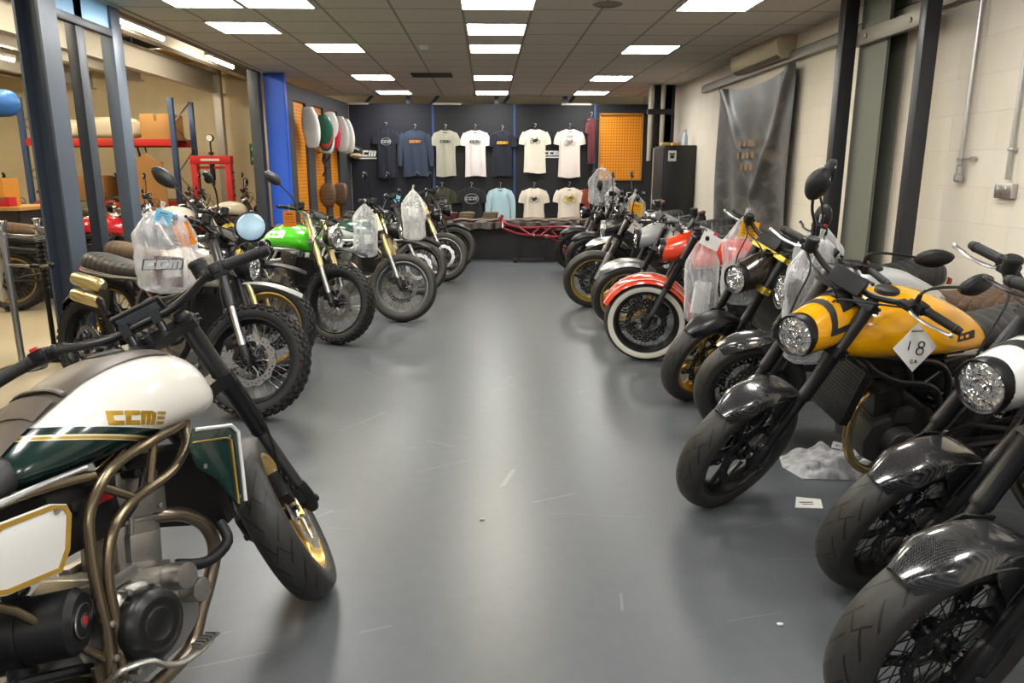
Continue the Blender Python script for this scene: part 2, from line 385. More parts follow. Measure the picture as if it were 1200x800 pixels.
def ceiling_light(x, y, k, lab, ww=.56, dd=.575):
    t = thing('ceiling_light', lab, 'ceiling light', 'square ceiling light panels', (x, y, 2.75))
    mb = MB()
    for a, b, c, d in ((-ww / 2, -dd / 2, ww / 2, -dd / 2 + .014), (-ww / 2, dd / 2 - .014, ww / 2, dd / 2), (-ww / 2, -dd / 2, -ww / 2 + .014, dd / 2), (ww / 2 - .014, -dd / 2, ww / 2, dd / 2)):
        mb.box(((a + c) / 2, (b + d) / 2, -.004), (c - a, d - b, .01))
    part('light_frame', mb.mesh('light_frame', PW), t)
    part('diffuser', MB().box((0, 0, -.003), (ww - .028, dd - .028, .006)).mesh('diffuser', LM[k]), t)
ROWS = [(5.98 + .29, [(.10, 'y', .6), (-2.24, 'w', .56), (-1.66, 'w', .56), (1.87, 'p', .6)], 'nearest row in view'), (7.15 + .29, [(.10, 'w', .56), (-2.24, 'w', .56)], 'second row'),
        (8.28 + .29, [(.10, 'y', .56), (-1.62, 'y', .56), (1.80, 'p', .56)], 'third row'), (10.88 + .29, [(.10, 'w', .56), (-1.60, 'w', .56), (1.80, 'w', .56)], 'fourth row'),
        (12.95 + .29, [(.10, 'w', .56), (-1.56, 'w', .56), (1.80, 'w', .56)], 'row nearest the display wall')]
SN = lambda x: 'over the left bikes' if x < -2 else ('left of the aisle' if x < -1 else ('over the aisle centre' if x < 1 else 'over the right bikes'))
KN = {'w': 'plain bright white', 'y': 'yellowish', 'p': 'sparkling prismatic'}
for y, row, nm in ROWS:
    for x, k, ww in row: ceiling_light(x, y, k, 'lit %s ceiling panel %s, %s' % (KN[k], SN(x), nm), ww)
for y in (3.7, 1.2, -1.8):
    for x in (-1.65, .10, 1.85): ceiling_light(x, y, 'w', 'lit white ceiling panel out of view')
for x, y, L_ in [(-3.95, 4.9, 1.1), (-3.95, 7.0, 1.1), (-3.95, 9.2, 1.2), (-3.95, 11.8, 1.1), (-5.4, 6.2, 1.3), (-5.4, 9.0, 1.3), (-6.9, 7.6, 1.4), (-6.9, 11, 1.4), (-5.4, 12.6, 1.3), (-4.6, 2.0, 1.4), (-8.6, 9.5, 1.4)]:
    t = thing('tube_light', 'lit fluorescent tube fitting under the steel joists, %.0f metres into the workshop' % y if y > 4 else 'lit fluorescent tube fitting out of view', 'tube light', 'fluorescent tubes over the workshop', (x, y, 3.02))
    part('batten', MB().box((0, 0, .045), (.07, L_, .05)).box((0, L_ * .3, .25), (.01, .01, .38)).box((0, -L_ * .3, .25), (.01, .01, .38)).mesh('batten', PW, bevel=.006), t)
    part('tube', MB().tube([(0, -L_ / 2 + .02, 0), (0, L_ / 2 - .02, 0)], .022, 12).mesh('tube', mat('lit_tube', (1, 1, 1), .5, emit=TUBE_E, emit_col='#fff1d2')), t)
# small ceiling fittings
t = thing('smoke_detector', 'small round white smoke detector on the ceiling', 'smoke detector', None, (-.66, 8.45, 2.75)); part('detector_body', MB().lathe([(.001, -.045), (.03, -.045), (.045, -.03), (.055, -.012), (.06, 0)], 24, 'z').mesh('detector_body', WHITE), t)
t = thing('ceiling_vent', 'round ceiling vent near the right aisle', 'vent', None, (.98, 6.35, 2.75)); part('vent_ring', MB().lathe([(.001, -.004), (.05, -.004), (.055, -.012), (.08, -.006), (.085, -.014), (.115, -.006), (.12, 0)], 28, 'z').mesh('vent_ring', mat('vent_grey', '#86817b', .6)), t)
t = thing('ceiling_grille', 'dark rectangular slot grille in the ceiling tiles', 'grille', None, (-.75, 10.9, 2.75)); mb = MB()
for k in range(8): mb.box((0, -.2 + k * .055, -.006), (.56, .03, .012))
part('grille_slats', mb.mesh('grille_slats', INK), t)
# left columns
def column_i(name, x0, x1, y0, y1, m, top=2.86, bottom=0):
    return strip(name, ibeam(((x0 + x1) / 2, (y0 + y1) / 2, bottom), ((x0 + x1) / 2, (y0 + y1) / 2, top), y1 - y0, x1 - x0, m, web=.012, fl=.016, up=(1, 0, 0)).mesh('column', m, smooth=False))
SLATE = mat('slate_painted_steel', '#505a68', .38, .15, fn=noise_bump(18, .08)); SLATE2 = mat('slate_dark_steel', '#363c45', .4, .15)
column_i('column_left', -3.17, -3.0, 5.44, 5.66, SLATE)
for (x0, x1, y0, y1, m) in ((-3.10, -3.02, 5.93, 6.05, SLATE2), (-3.1, -3.0, 6.45, 6.62, SLATE)):
    quad_box('column_left', (x0, y0, 0), (x1, y1, 2.76), m, .006)
for x, y in ((-5.15, 7.9), (-4.95, 14.5)): quad_box('column_left', (x - .07, y - .07, 0), (x + .07, y + .07, 3.4), GREY_BEAM, .006)
quad_box('column_left', (-3.17, 10.45, 0), (-3.03, 10.60, 2.86), DARKBEAM, .005)
column_i('column_left', -3.0, -2.73, 10.6, 10.72, mat('royal_blue_paint', '#2a63e6', .45), 2.74)
quad_box('column_left', (-3.0, 10.60, 0), (-2.73, 10.612, 2.70), mat('royal_blue_paint', '#2a63e6', .45))
# rails and brackets at the top of the left columns
quad_box('trim_5', (-3.05, 5.66, 2.50), (-3.0, 6.45, 2.56), SLATE2, .004)
quad_box('window_1', (-3.04, 5.66, 2.56), (-3.02, 6.45, 2.74), mat('blue_polycarbonate', '#8fc4ee', .3))
# left partition with pegboard bays
PA, PB = V((-2.74, 10.74, 0)), V((-2.46, 13.9, 0)); PD = (PB - PA).normalized(); PN = V((PD.y, -PD.x, 0))
def pbox(mb, s0, s1, z0, z1, o0, o1, mi=0):
    q = [PA + PD * s + PN * o + V((0, 0, z)) for s in (s0, s1) for o in (o0, o1) for z in (z0, z1)]
    mb.add(q, [(0, 1, 3, 2), (4, 6, 7, 5), (0, 4, 5, 1), (2, 3, 7, 6), (0, 2, 6, 4), (1, 5, 7, 3)], mi)
BAYS = [(.26, .80), (1.12, 1.66), (1.92, 2.44)]
mb = MB(); last = 0
for a, b in BAYS + [(3.15, 3.17)]:
    pbox(mb, last, a, 0, 2.62, -.04, 0); last = b
    if b < 3.1: pbox(mb, a, b, 2.42, 2.62, -.04, 0); pbox(mb, a, b, 0, .30, -.04, 0)
strip('wall_display_left', mb.mesh('partition', mat('partition_charcoal', '#3c3c3f', .6), smooth=False))
def m_peg(nt, b):
    g = N(nt, 'ShaderNodeNewGeometry').outputs['Position']; s = N(nt, 'ShaderNodeSeparateXYZ'); L(nt, g, s.inputs[0])
    def ln(o, p, wd):
        f = math_(nt, 'FRACT', math_(nt, 'DIVIDE', math_(nt, 'ADD', o, 50.), p)); return math_(nt, 'LESS_THAN', f, wd)
    h = math_(nt, 'ADD', s.outputs[0], s.outputs[1])
    m = math_(nt, 'MAXIMUM', ln(h, .05, .2), ln(s.outputs[2], .05, .2))
    L(nt, mixc(nt, m, srgb('#e8930f'), srgb('#a86204')), b.inputs['Base Color']); bump(nt, b, math_(nt, 'SUBTRACT', 1., m), .5, .004)
PEG = mat('orange_pegboard', '#f09a12', .5, fn=m_peg)
for i, (a, b) in enumerate(BAYS):
    mb = MB(); pbox(mb, a, b, .30, 2.42, -.055, -.041)
    obj('pegboard', mb.mesh('pegboard', PEG), label='orange perforated display panel in the %s bay of the left partition' % ('nearest', 'middle', 'farthest')[i], cat='display panel', group='orange display panels on the left partition')
# back display wall
NAVY = mat('navy_display_board', '#10131f', .75); CHAR = mat('charcoal_display_board', '#17181b', .75); BLUESTRIP = mat('blue_edge_strip', '#27406e', .6)
BW = 13.9
for x0, x1, m in ((-2.46, -.98, NAVY), (-.94, .49, CHAR), (.53, 1.95, CHAR), (1.99, 2.06, CHAR), (2.84, 3.05, CHAR)):
    quad_box('wall_display_back', (x0, BW, 0), (x1, BW + .04, 2.62), m)
quad_box('wall_display_back', (2.06, BW, 2.44), (2.84, BW + .04, 2.62), CHAR); quad_box('wall_display_back', (2.06, BW, 0), (2.84, BW + .04, 1.30), CHAR)
for x in (-.98, .49, 1.95): quad_box('trim_6', (x, BW - .01, 0), (x + .04, BW + .04, 2.62), BLUESTRIP)
for x0, x1 in ((-2.45, -2.1), (-.95, -.45), (1.35, 1.9)): quad_box('trim_7', (x0, BW - .02, 2.60), (x1, BW + .06, 2.635), mat('white_angle_trim', '#b9b3aa', .5))
mb = MB().box((2.45, BW + .03, 1.87), (.78, .01, 1.14)); obj('pegboard', mb.mesh('pegboard', PEG), label='large orange perforated panel in the back display wall', cat='display panel')
fr = MB()
for c, d in (((2.065, BW - .01, 1.87), (.025, .03, 1.18)), ((2.84, BW - .01, 1.87), (.025, .03, 1.18)), ((2.45, BW - .01, 2.45), (.8, .03, .025)), ((2.45, BW - .01, 1.29), (.8, .03, .025))): fr.box(c, d)
strip('trim_8', fr.mesh('bay_frame', mat('bay_frame_gold', '#b07a2a', .5)))
for x in (-2.2, -1.0, .3, 1.5): strip('trim_9', MB().tube([(x, 14.1, 2.62), (x + .5, 14.6, 3.3)], .03, 8).mesh('brace', DARKBEAM))
for x in (-1.45, .15, 1.4): quad_box('trim_9', (x, 14.05, 2.55), (x + .08, 14.12, 3.45), DARKBEAM)
# right wall fittings
TRUNK = mat('galvanised_trunking', '#8f8a80', .45, .4, fn=noise_bump(12, .1))
quad_box('trim_10', (XR - .07, 3.0, 2.50), (XR, 10.7, 2.585), TRUNK, .004)
quad_box('trim_10', (XR - .05, 2.0, 2.585), (XR, 10.7, 2.60), DARKBEAM)
WALLCOL = mat('grey_green_column', '#77796f', .6, fn=noise_bump(8, .1))
column_i('column_right', XR - .14, XR, 5.62, 6.05, WALLCOL, 2.9)
quad_box('column_right', (XR - .145, 5.62, 0), (XR - .135, 5.82, 2.75), WALLCOL)
quad_box('column_right', (2.76, 6.0, 0), (2.87, 6.10, 2.76), mat('near_black_steel', '#34363a', .35, .3), .006)
quad_box('column_right', (2.80, 4.95, 0), (2.90, 5.03, 2.76), mat('near_black_steel', '#34363a', .35, .3), .006)
me = MB().box((0, 0, 0), (.05, 1.0, .11)).tube([(-.02, -.3, 0), (-.035, -.3, 0)], .02, 10).tube([(-.02, .3, 0), (-.035, .3, 0)], .02, 10).mesh('cross_bracket', TRUNK, bevel=.006)
o = strip('trim_11', me); o.location = (2.89, 5.55, 2.44)
t = thing('cable_conduit', 'vertical steel conduit on the right wall ending in a bell mouth', 'conduit', None, (3.02, 4.75, 1.38))
part('pipe', MB().tube([(0, 0, .1), (0, 0, 1.37)], .0125, 12).mesh('pipe', STEEL), t)
part('bell_mouth', MB().lathe([(.008, .11), (.02, .10), (.02, .05), (.028, .045), (.028, .01), (.02, 0), (.001, .004)], 18, 'z').mesh('bell_mouth', STEEL), t)
part('wall_clip', MB().tube([(0, 0, .14), (.0, -.10, .145)], .006, 8).tube([(0, -.1, .145), (.035, -.1, .145)], .012, 8).box((0, 0, .14), (.035, .035, .02)).mesh('wall_clip', STEEL), t)
t = thing('cable_conduit', 'vertical steel conduit running down to the double wall socket', 'conduit', None, (3.03, 4.31, 1.40))
part('pipe', MB().tube([(0, 0, 0), (0, 0, 1.35)], .011, 12).mesh('pipe', STEEL), t); part('saddle_clip', MB().box((.005, 0, .17), (.03, .05, .018)).mesh('saddle_clip', STEEL, bevel=.004), t)
t = thing('wall_socket', 'grey metal double socket on the right wall', 'socket', None, (XR, 4.32, 1.335))
part('back_box', MB().box((-.02, 0, 0), (.04, .15, .085)).mesh('back_box', STEEL, bevel=.006), t)
for s in (-1, 1):
    part('socket_face', MB().box((-.042, s * .035, 0), (.004, .055, .06)).mesh('socket_face', ALU, bevel=.001), t); part('rocker_switch', MB().box((-.047, s * .035, .018), (.006, .014, .02)).mesh('rocker_switch', WHITE, bevel=.001), t)
t = thing('air_conditioner', 'cream wall mounted air conditioner above the banner', 'air conditioner', None, (XR, 8.36, 2.645))
prof = [(0, -.10), (-.12, -.11), (-.17, -.07), (-.20, .02), (-.19, .09), (-.15, .11), (0, .11)]
AC = mat('aged_cream_plastic', '#c9bd9f', .5)
part('casing', MB().prism(prof, -.72, .72, f=lambda a, b, y: (a, y, b)).mesh('casing', AC, bevel=.006), t)
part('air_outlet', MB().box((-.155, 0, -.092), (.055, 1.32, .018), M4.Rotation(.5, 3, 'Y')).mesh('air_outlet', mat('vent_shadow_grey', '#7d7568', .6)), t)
part('louvre', MB().box((-.165, 0, -.085), (.05, 1.28, .006), M4.Rotation(.7, 3, 'Y')).mesh('louvre', AC), t)
# banner
def m_banner(nt, b):
    c = objco(nt); n = N(nt, 'ShaderNodeTexNoise'); n.inputs['Scale'].default_value = 4.5; n.inputs['Detail'].default_value = 7; n.inputs['Distortion'].default_value = .8
    mp = N(nt, 'ShaderNodeMapping'); mp.inputs['Scale'].default_value = (1, .8, 1.3); L(nt, c, mp.inputs[0]); L(nt, mp.outputs[0], n.inputs['Vector'])
    s = N(nt, 'ShaderNodeSeparateXYZ'); L(nt, c, s.inputs[0])
    low = math_(nt, 'LESS_THAN', s.outputs[2], -.62)
    cr_ = N(nt, 'ShaderNodeValToRGB'); L(nt, n.outputs[0], cr_.inputs[0]); e = cr_.color_ramp.elements
    e[0].position = .46; e[0].color = srgb('#120f0d'); e[1].position = .74; e[1].color = srgb('#4a3d2e')
    cr2 = N(nt, 'ShaderNodeValToRGB'); L(nt, n.outputs[0], cr2.inputs[0]); e = cr2.color_ramp.elements
    e[0].position = .45; e[0].color = srgb('#0a0a0a'); e[1].position = .7; e[1].color = srgb('#5d554b')
    L(nt, mixc(nt, low, cr_.outputs[0], cr2.outputs[0]), b.inputs['Base Color'])
rng = random.Random(4); rings = []
ny, nz = 60, 50
mb = MB(); rows = []
for j in range(nz + 1):
    v = j / nz; row = []
    for i in range(ny + 1):
        u = i / ny; y = -1.18 + 2.36 * u; sag = .10 * sin(pi * u) * (1 - v) ** 3
        z = -1.66 * v - sag + .0
        f = .03 * sin(u * 19 + 3 * v) * (.25 + v * .8)
        d1 = abs((u) - (.95 - .75 * v)); d2 = abs(u - (.05 + .4 * v))
        f += .06 * math.exp(-(d1 / .06) ** 2) * (1 - v * .4) + .05 * math.exp(-(d2 / .05) ** 2)
        row.append(V((-.05 - f, y, z)))
    rows.append(row)
mb.loft(rows, closed=False, cap=False); mb.loft([[p + V((.003, 0, 0)) for p in r_] for r_ in rows], closed=False, cap=False)
t = thing('fabric_banner', 'large dark printed fabric banner sagging on the right wall', 'banner', None, (XR - .02, 8.6, 2.47))
part('banner_cloth', mb.mesh('banner_cloth', mat('printed_dark_fabric', '#4a443d', .38, fn=m_banner, sheen=.3), ang=80), t)
pr = MB()
for k in range(3):
    for q in range(5 - k):
        pr.box((-.105, .0 + .16 * (q - 2) + k * .03, -.72 - .13 * k), (.004, .07 + .02 * ((q + k) % 2), .07))
part('banner_print', pr.mesh('banner_print', mat('faded_tan_print', '#8d6f4c', .7)), t, label='faded tan block lettering')
# black cabinet and pipework in the far right corner
t = thing('metal_cabinet', 'tall black metal cabinet against the right wall in the far corner', 'cabinet', None, (2.82, 11.35, 0))
part('cabinet_body', MB().box((0, 0, .91), (.46, .7, 1.80)).mesh('cabinet_body', BLACK, bevel=.008), t); part('cabinet_door', MB().box((-.235, 0, .93), (.012, .66, 1.7)).mesh('cabinet_door', PLASTIC, bevel=.003), t)
part('notice_sheet', MB().box((-.12, -.353, 1.66), (.12, .003, .15)).mesh('notice_sheet', PAPER), t); part('notice_print', MB().box((-.12, -.356, 1.69), (.08, .002, .02)).box((-.12, -.356, 1.65), (.06, .002, .05)).mesh('notice_print', INK), t)
t = thing('spray_bottle', 'clear blue spray bottle on top of the black cabinet', 'bottle', None, (2.93, 11.2, 1.812))
part('bottle_body', MB().lathe([(.001, 0), (.035, 0), (.038, .02), (.038, .12), (.02, .17), (.014, .18), (.014, .20)], 20, 'z').mesh('bottle_body', mat('pale_blue_bottle', '#b9cfe2', .2)), t)
part('trigger_head', MB().box((-.005, 0, .215), (.05, .022, .03)).box((-.028, 0, .195), (.01, .012, .045)).mesh('trigger_head', WHITE, bevel=.004), t)
for dx, c in ((-.18, '#c8b26a'), (-.02, '#d9a34a')):
    t = thing('parts_tray', 'shallow %s tray on top of the black cabinet' % ('cream' if dx < -.1 else 'orange'), 'tray', None, (2.80 + dx, 11.15, 1.812)); part('tray_box', MB().box((0, 0, .02), (.12, .14, .04)).mesh('tray_box', mat('tray' + c, c, .6), bevel=.004), t)
quad_box('trim_12', (2.62, 12.0, 1.8), (2.95, 12.12, 2.75), BLACK); quad_box('trim_12', (2.80, 12.0, 0), (2.90, 12.12, 2.75), PLASTIC)
for x in (2.55, 2.74): strip('trim_13', MB().tube([(x, 11.9, 1.6), (x, 11.9, 2.75)], .035, 14).mesh('pale_pipe', mat('pale_pipe', '#9d9686', .5)))
quad_box('trim_12', (2.5, 11.86, 2.30), (2.9, 11.94, 2.38), BLACK)
t = thing('display_board', 'brown mesh board hanging on the right wall beyond the cabinet', 'display panel', None, (3.035, 12.9, 2.0)); part('board_panel', MB().box((0, 0, 0), (.05, .8, .75)).mesh('board_panel', mat('brown_mesh_board', '#5b3418', .6, fn=noise_bump(60, .4))), t)
part('board_frame', MB().box((-.01, -.42, 0), (.06, .05, .85)).box((-.01, .42, 0), (.06, .05, .85)).box((-.01, 0, .4), (.06, .85, .05)).mesh('board_frame', BLACK), t)
# ------------------------------------------------------------ motorcycle components
RAKE = R_(25)
UA = V((-sin(RAKE), 0, cos(RAKE))); UN = V((cos(RAKE), 0, sin(RAKE)))
def wheel_tyre(kind, R, w):
    mb = MB(); hw = w / 2; rr = R - .088
    side = [(rr, -hw * .62), (rr + .02, -hw * .92), (rr + .045, -hw), (R - .022, -hw * .93), (R - .008, -hw * .62), (R - .001, -hw * .3), (R, 0)]
    if kind == 'knob': side = [(rr, -hw * .62), (rr + .02, -hw * .9), (rr + .045, -hw * .98), (R - .032, -hw * .93), (R - .016, -hw * .62), (R - .012, -hw * .3), (R - .011, 0)]
    prof = [V((a, b, 0)) for a, b in side] + [V((a, -b, 0)) for a, b in side[-2::-1]]
    prof = [(p.x, p.y) for p in cr(prof, 3)]
    mb.lathe(prof, 56)
    if kind == 'knob':
        nk = 38
        for i in range(nk):
            a = 2 * pi * i / nk
            for yy, dy, rad, off, tilt in ((0, hw * .42, R - .006, 0, 0), (hw * .56, hw * .34, R - .010, .5, .35), (-hw * .56, hw * .34, R - .010, .5, -.35), (hw * .9, hw * .22, R - .026, 0, .8), (-hw * .9, hw * .22, R - .026, 0, -.8)):
                b = a + off * 2 * pi / nk
                rot = (M4.Rotation(-b, 3, 'Y') @ M4.Rotation(-tilt, 3, 'Z').inverted())
                c = V((rad * cos(b), yy, rad * sin(b)))
                mb.box(c, (.02, dy, .027), rot)
    return mb.mesh('tyre', TYRE_ROAD if kind == 'road' else TYRE_SIDE)
def wheel_rim(R, w, m):
    rr = R - .084; hw = w / 2 * .62
    prof = [(rr, -hw), (rr + .006, -hw - .006), (rr + .006, -hw - .01), (rr - .006, -hw - .01), (rr - .012, -hw + .004), (rr - .028, -hw * .45), (rr - .032, 0), (rr - .028, hw * .45), (rr - .012, hw - .004), (rr - .006, hw + .01), (rr + .006, hw + .01), (rr + .006, hw + .006), (rr, hw), (rr - .004, hw * .9), (rr - .02, 0), (rr - .004, -hw * .9)]
    return MB().lathe(prof, 56).mesh('rim', m)
def wheel_spokes(R, style, m):
    mb = MB(); rr = R - .112
    if style == 'wire':
        n = 36
        for i in range(n):
            a = 2 * pi * i / n; sgn = 1 if i % 2 else -1
            tw = (.42 if (i // 2) % 2 else -.42)
            p0 = V((.032 * cos(a + tw * 2.2), sgn * .034, .032 * sin(a + tw * 2.2))); p1 = V((rr * cos(a), sgn * .008, rr * sin(a)))
            mb.tube([p0, p1], .0019, 5)
            mb.tube([p0.lerp(p1, .9), p1], .0034, 5)
    else:
        for i in range(5):
            a = 2 * pi * i / 5
            for s in (-1, 1):
                e = a + s * .2
                p0 = V((.03 * cos(a), 0, .03 * sin(a))); pm = V((.10 * cos(a + s * .03), 0, .10 * sin(a + s * .03))); p1 = V((rr * cos(e), 0, rr * sin(e)))
                mb.tube([p0, pm, p1], [.017, .012, .009], 8, flat=1.6)
    return mb.mesh('spokes', m)
def wheel_hub(m):
    pr = [(.001, -.062), (.014, -.062), (.014, -.05), (.034, -.048), (.04, -.04), (.04, -.032), (.024, -.026), (.02, 0), (.024, .026), (.04, .032), (.04, .04), (.034, .048), (.014, .05), (.014, .062), (.001, .062)]
    return MB().lathe(pr, 24).mesh('hub', m)
def brake_disc(m, r=.15):
    mb = MB(); n = 72
    for i in range(n):
        a0 = 2 * pi * i / n; a1 = 2 * pi * (i + 1) / n
        for j, (ra, rb) in enumerate(((.112, .122), (.122, .132), (.132, .142), (.142, .150))):
            if (j == 1 and i % 4 == 0) or (j == 2 and i % 4 == 2): continue
            k = r / .15
            wv = lambda a: (1 + .035 * cos(a * 12)) if j == 3 else 1
            q = [(ra * k, a0, 1), (rb * k, a0, wv(a0)), (rb * k, a1, wv(a1)), (ra * k, a1, 1)]
            P = [(x * s_ * cos(a), x * s_ * sin(a)) for x, a, s_ in q]
            mb.prism(P, -.0022, .0022)
    for i in range(6):
        a = 2 * pi * i / 6
        mb.tube([(.036 * cos(a), 0, .036 * sin(a)), (.078 * cos(a + .18), 0, .078 * sin(a + .18)), (.113 * cos(a + .1), 0, .113 * sin(a + .1))], [.009, .006, .007], 6, flat=.45)
    return mb.mesh('brake_disc', m)
def build_wheel(root, name, S, R, w, sp, disc_sides=(1, -1), rear=False):
    e = obj(name, None, root, S)
    tk = sp.get('tyre', 'road')
    part('tyre', cached(('tyre', tk, R, w), lambda: wheel_tyre(tk, R, w)), e)
    rm = sp.get('rim', BLACK)
    part('rim', cached(('rim', R, w, rm.name), lambda: wheel_rim(R, w, rm)), e)
    st = sp.get('spokes', 'wire'); smt = sp.get('spoke_mat', rm if st == 'mag' else mat('spoke_grey', (.20, .20, .21), .35, .8))
    part('spokes', cached(('spokes', R, st, smt.name), lambda: wheel_spokes(R, st, smt)), e)
    part('hub', cached(('hub', sp.get('hub', DARKMETAL).name), lambda: wheel_hub(sp.get('hub', DARKMETAL))), e)
    dm = sp.get('disc', DARKMETAL); dr = .155 if not rear else .11
    dme = cached(('disc', dm.name, dr), lambda: brake_disc(dm, dr))
    for s in disc_sides: part('brake_disc', dme, e, T((0, s * (.056 if not rear else .06), 0)))
    if sp.get('whitewall') and not rear:
        for s in (-1, 1):
            hw = w / 2; rr = R - .088
            pr = [(rr + .014, s * (hw * .86 + .003)), (rr + .03, s * (hw * .97 + .003)), (rr + .045, s * (hw + .003)), (R - .034, s * (hw * .98 + .003))]
            part('whitewall_band', cached(('ww', s, R, w), lambda: MB().lathe(pr, 56).mesh('whitewall_band', mat('whitewall_rubber', (.72, .69, .6), .6))), e, label='cream white sidewall band')
    return e
def fork_leg(R, side, style, mu, ml):
    """one telescopic leg from the axle up; returns (outer tube mesh, stanchion mesh, clamp mesh)"""
    ax = V((.72, 0, R)); p = lambda t, f=0, s=0: ax + UA * t + UN * f + V((0, side * (.105 + s), 0))
    if style == 'usd':
        up = MB().tube([p(.335), p(.35), p(.36), p(.545), p(.55), p(.585), p(.59), p(.80)], [.026, .029, .0275, .0275, .0295, .0295, .027, .027], 20).tube([p(.80), p(.812)], [.022, .018], 16)
        lo = MB().tube([p(.055), p(.35)], .0205, 18)
    else:
        up = MB().tube([p(.34), p(.79)], .0205, 18).tube([p(.79), p(.80)], [.022, .016], 16)
        lo = MB().tube([p(.02), p(.06), p(.33), p(.35), p(.365)], [.026, .028, .028, .031, .029], 20)
    cl = MB().tube([p(-.035, .0), p(-.01, .0), p(.03), p(.075), p(.09)], [.018, .026, .029, .026, .022], 14)
    cl.tube([p(0, 0, -.03), p(0, 0, .03), p(0, 0, .034)], [.014, .014, .009], 12)
    cl.box(p(.07, -.045, -.01), (.03, .02, .05))
    return up.mesh('fork_leg', mu), lo.mesh('stanchion', ml), cl.mesh('axle_clamp', DARKMETAL)
def triple_clamp(R, m):
    mb = MB(); ax = V((.72, 0, R)); rot = M4.Rotation(-RAKE, 3, 'Y')
    for t, th in ((.775, .028), (.565, .04)):
        c = ax + UA * t
        pts = []
        for a, b in ((.0, -.14), (.03, -.13), (.035, -.09), (.015, -.04), (.02, .0), (.015, .04), (.035, .09), (.03, .13), (0, .14), (-.035, .135), (-.04, .08), (-.065, .045), (-.075, 0), (-.065, -.045), (-.04, -.08), (-.035, -.135)):
            pts.append((a, b))
        mb.prism(pts, -th / 2, th / 2, f=lambda a, b, y: c + UN * (a) + V((0, b, 0)) + UA * y)
        for s in (-1, 1):
            for q in (-.008, .008):
                mb.tube([c + UN * .0 + V((0, s * .142, 0)) + UA * q, c + UN * .0 + V((0, s * .150, 0)) + UA * q], .005, 8)
    c = ax + UA * .78 - UN * .04
    mb.tube([c, c + UA * .03], [.018, .016], 14)
    c2 = ax - UN * .045
    mb.tube([c2 + UA * .57, c2 + UA * .78], .024, 14)
    return mb.mesh('triple_clamp', m, bevel=0)
BAR = [(.395, 0, 1.062), (.395, .09, 1.062), (.388, .16, 1.078), (.37, .22, 1.096), (.352, .28, 1.10), (.33, .40, 1.085)]
def bar_at(y, s=1):
    for (a, b) in zip(BAR, BAR[1:]):
        if a[1] <= y <= b[1] + 1e-6:
            t = (y - a[1]) / (b[1] - a[1]); return V(a).lerp(V(b), t) * 1.0
    return V(BAR[-1])
def sidev(v, s): return V((v[0], v[1] * s, v[2]))
def bar_mesh(m):
    pts = cr([sidev(p, -1) for p in BAR[::-1]] + BAR[1:], 5)
    mb = MB().tube(pts, .0125, 12)
    for s in (-1, 1): # risers
        mb.tube([(.385, s * .045, 1.01), (.392, s * .045, 1.05)], .014, 12)
        mb.box((.395, s * .045, 1.062), (.04, .026, .038))
    return mb.mesh('handlebar', m)
def grip_mesh(s, m=RUBBER):
    a, b = sidev(bar_at(.285), s), sidev(BAR[-1], s); pts = []; rad = []
    n = 26
    for i in range(n + 1):
        pts.append(a.lerp(b, i / n)); rad.append(.0185 if i in (0, 1, 2, n - 1) else (.0172 if i % 2 else .0158))
    mb = MB().tube(pts, rad, 14)
    d = (b - a).normalized(); mb.tube([b, b + d * .004, b + d * .018], [.0165, .0165, .014], 14)
    return mb.mesh('grip', m)
def switch_mesh(s):
    a = sidev(bar_at(.262), s); mb = MB(); rot = M4.Rotation(s * -.2, 3, 'Z')
    mb.box(a, (.045, .045, .042), rot); mb.box(a + V((-.024, s * -.004, .002)), (.012, .022, .024), rot)
    mb.tube([a + V((0, s * -.03, 0)), a + V((0, s * -.045, 0))], .018, 12)
    return mb.mesh('switchgear', PLASTIC, bevel=.005)
def kill_mesh(s):
    a = sidev(bar_at(.262), s)
    return MB().box(a + V((-.016, s * .002, .024)), (.018, .02, .01)).mesh('kill_switch', RED, bevel=.002)
def lever_mesh(s, m):
    a = sidev(bar_at(.245), s)
    pts = cr([a + V((.03, 0, .0)), a + V((.055, s * .03, -.003)), a + V((.06, s * .09, -.006)), a + V((.045, s * .14, -.008)), a + V((.042, s * .175, -.006))], 4)
    mb = MB().tube(pts, [.008] * (len(pts) - 1) + [.009], 8, flat=.6); mb.ell(pts[-1], (.009, .009, .009), 10, 6)
    return mb.mesh('lever', m)
def perch_mesh(s):
    a = sidev(bar_at(.235), s); mb = MB(); mb.tube([a + V((0, -.012, 0)), a + V((0, .012, 0))], .019, 12)
    mb.box(a + V((.028, s * -.008, .004)), (.04, .05, .022)); return mb.mesh('lever_perch', PLASTIC, bevel=.003)
def reservoir_mesh(s, m):
    a = sidev(bar_at(.215), s) + V((.035, 0, .03))
    return MB().lathe([(.001, -.024), (.022, -.024), (.026, -.02), (.026, .018), (.028, .018), (.028, .026), (.024, .032), (.001, .033)], 20, 'z', a).mesh('brake_reservoir', m)
def gauge_mesh():
    c = V((.43, 0, 1.085)); rot = M4.Rotation(-.6, 3, 'Y')
    mb = MB().box(c, (.02, .15, .075), rot); return mb.mesh('instrument', PLASTIC, bevel=.008)
def gauge_face():
    c = V((.43, 0, 1.085)); rot = M4.Rotation(-.6, 3, 'Y')
    return MB().box(c + rot @ V((-.0105, 0, 0)), (.003, .125, .055), rot).mesh('display', mat('instrument_display', (.09, .1, .11), .1))
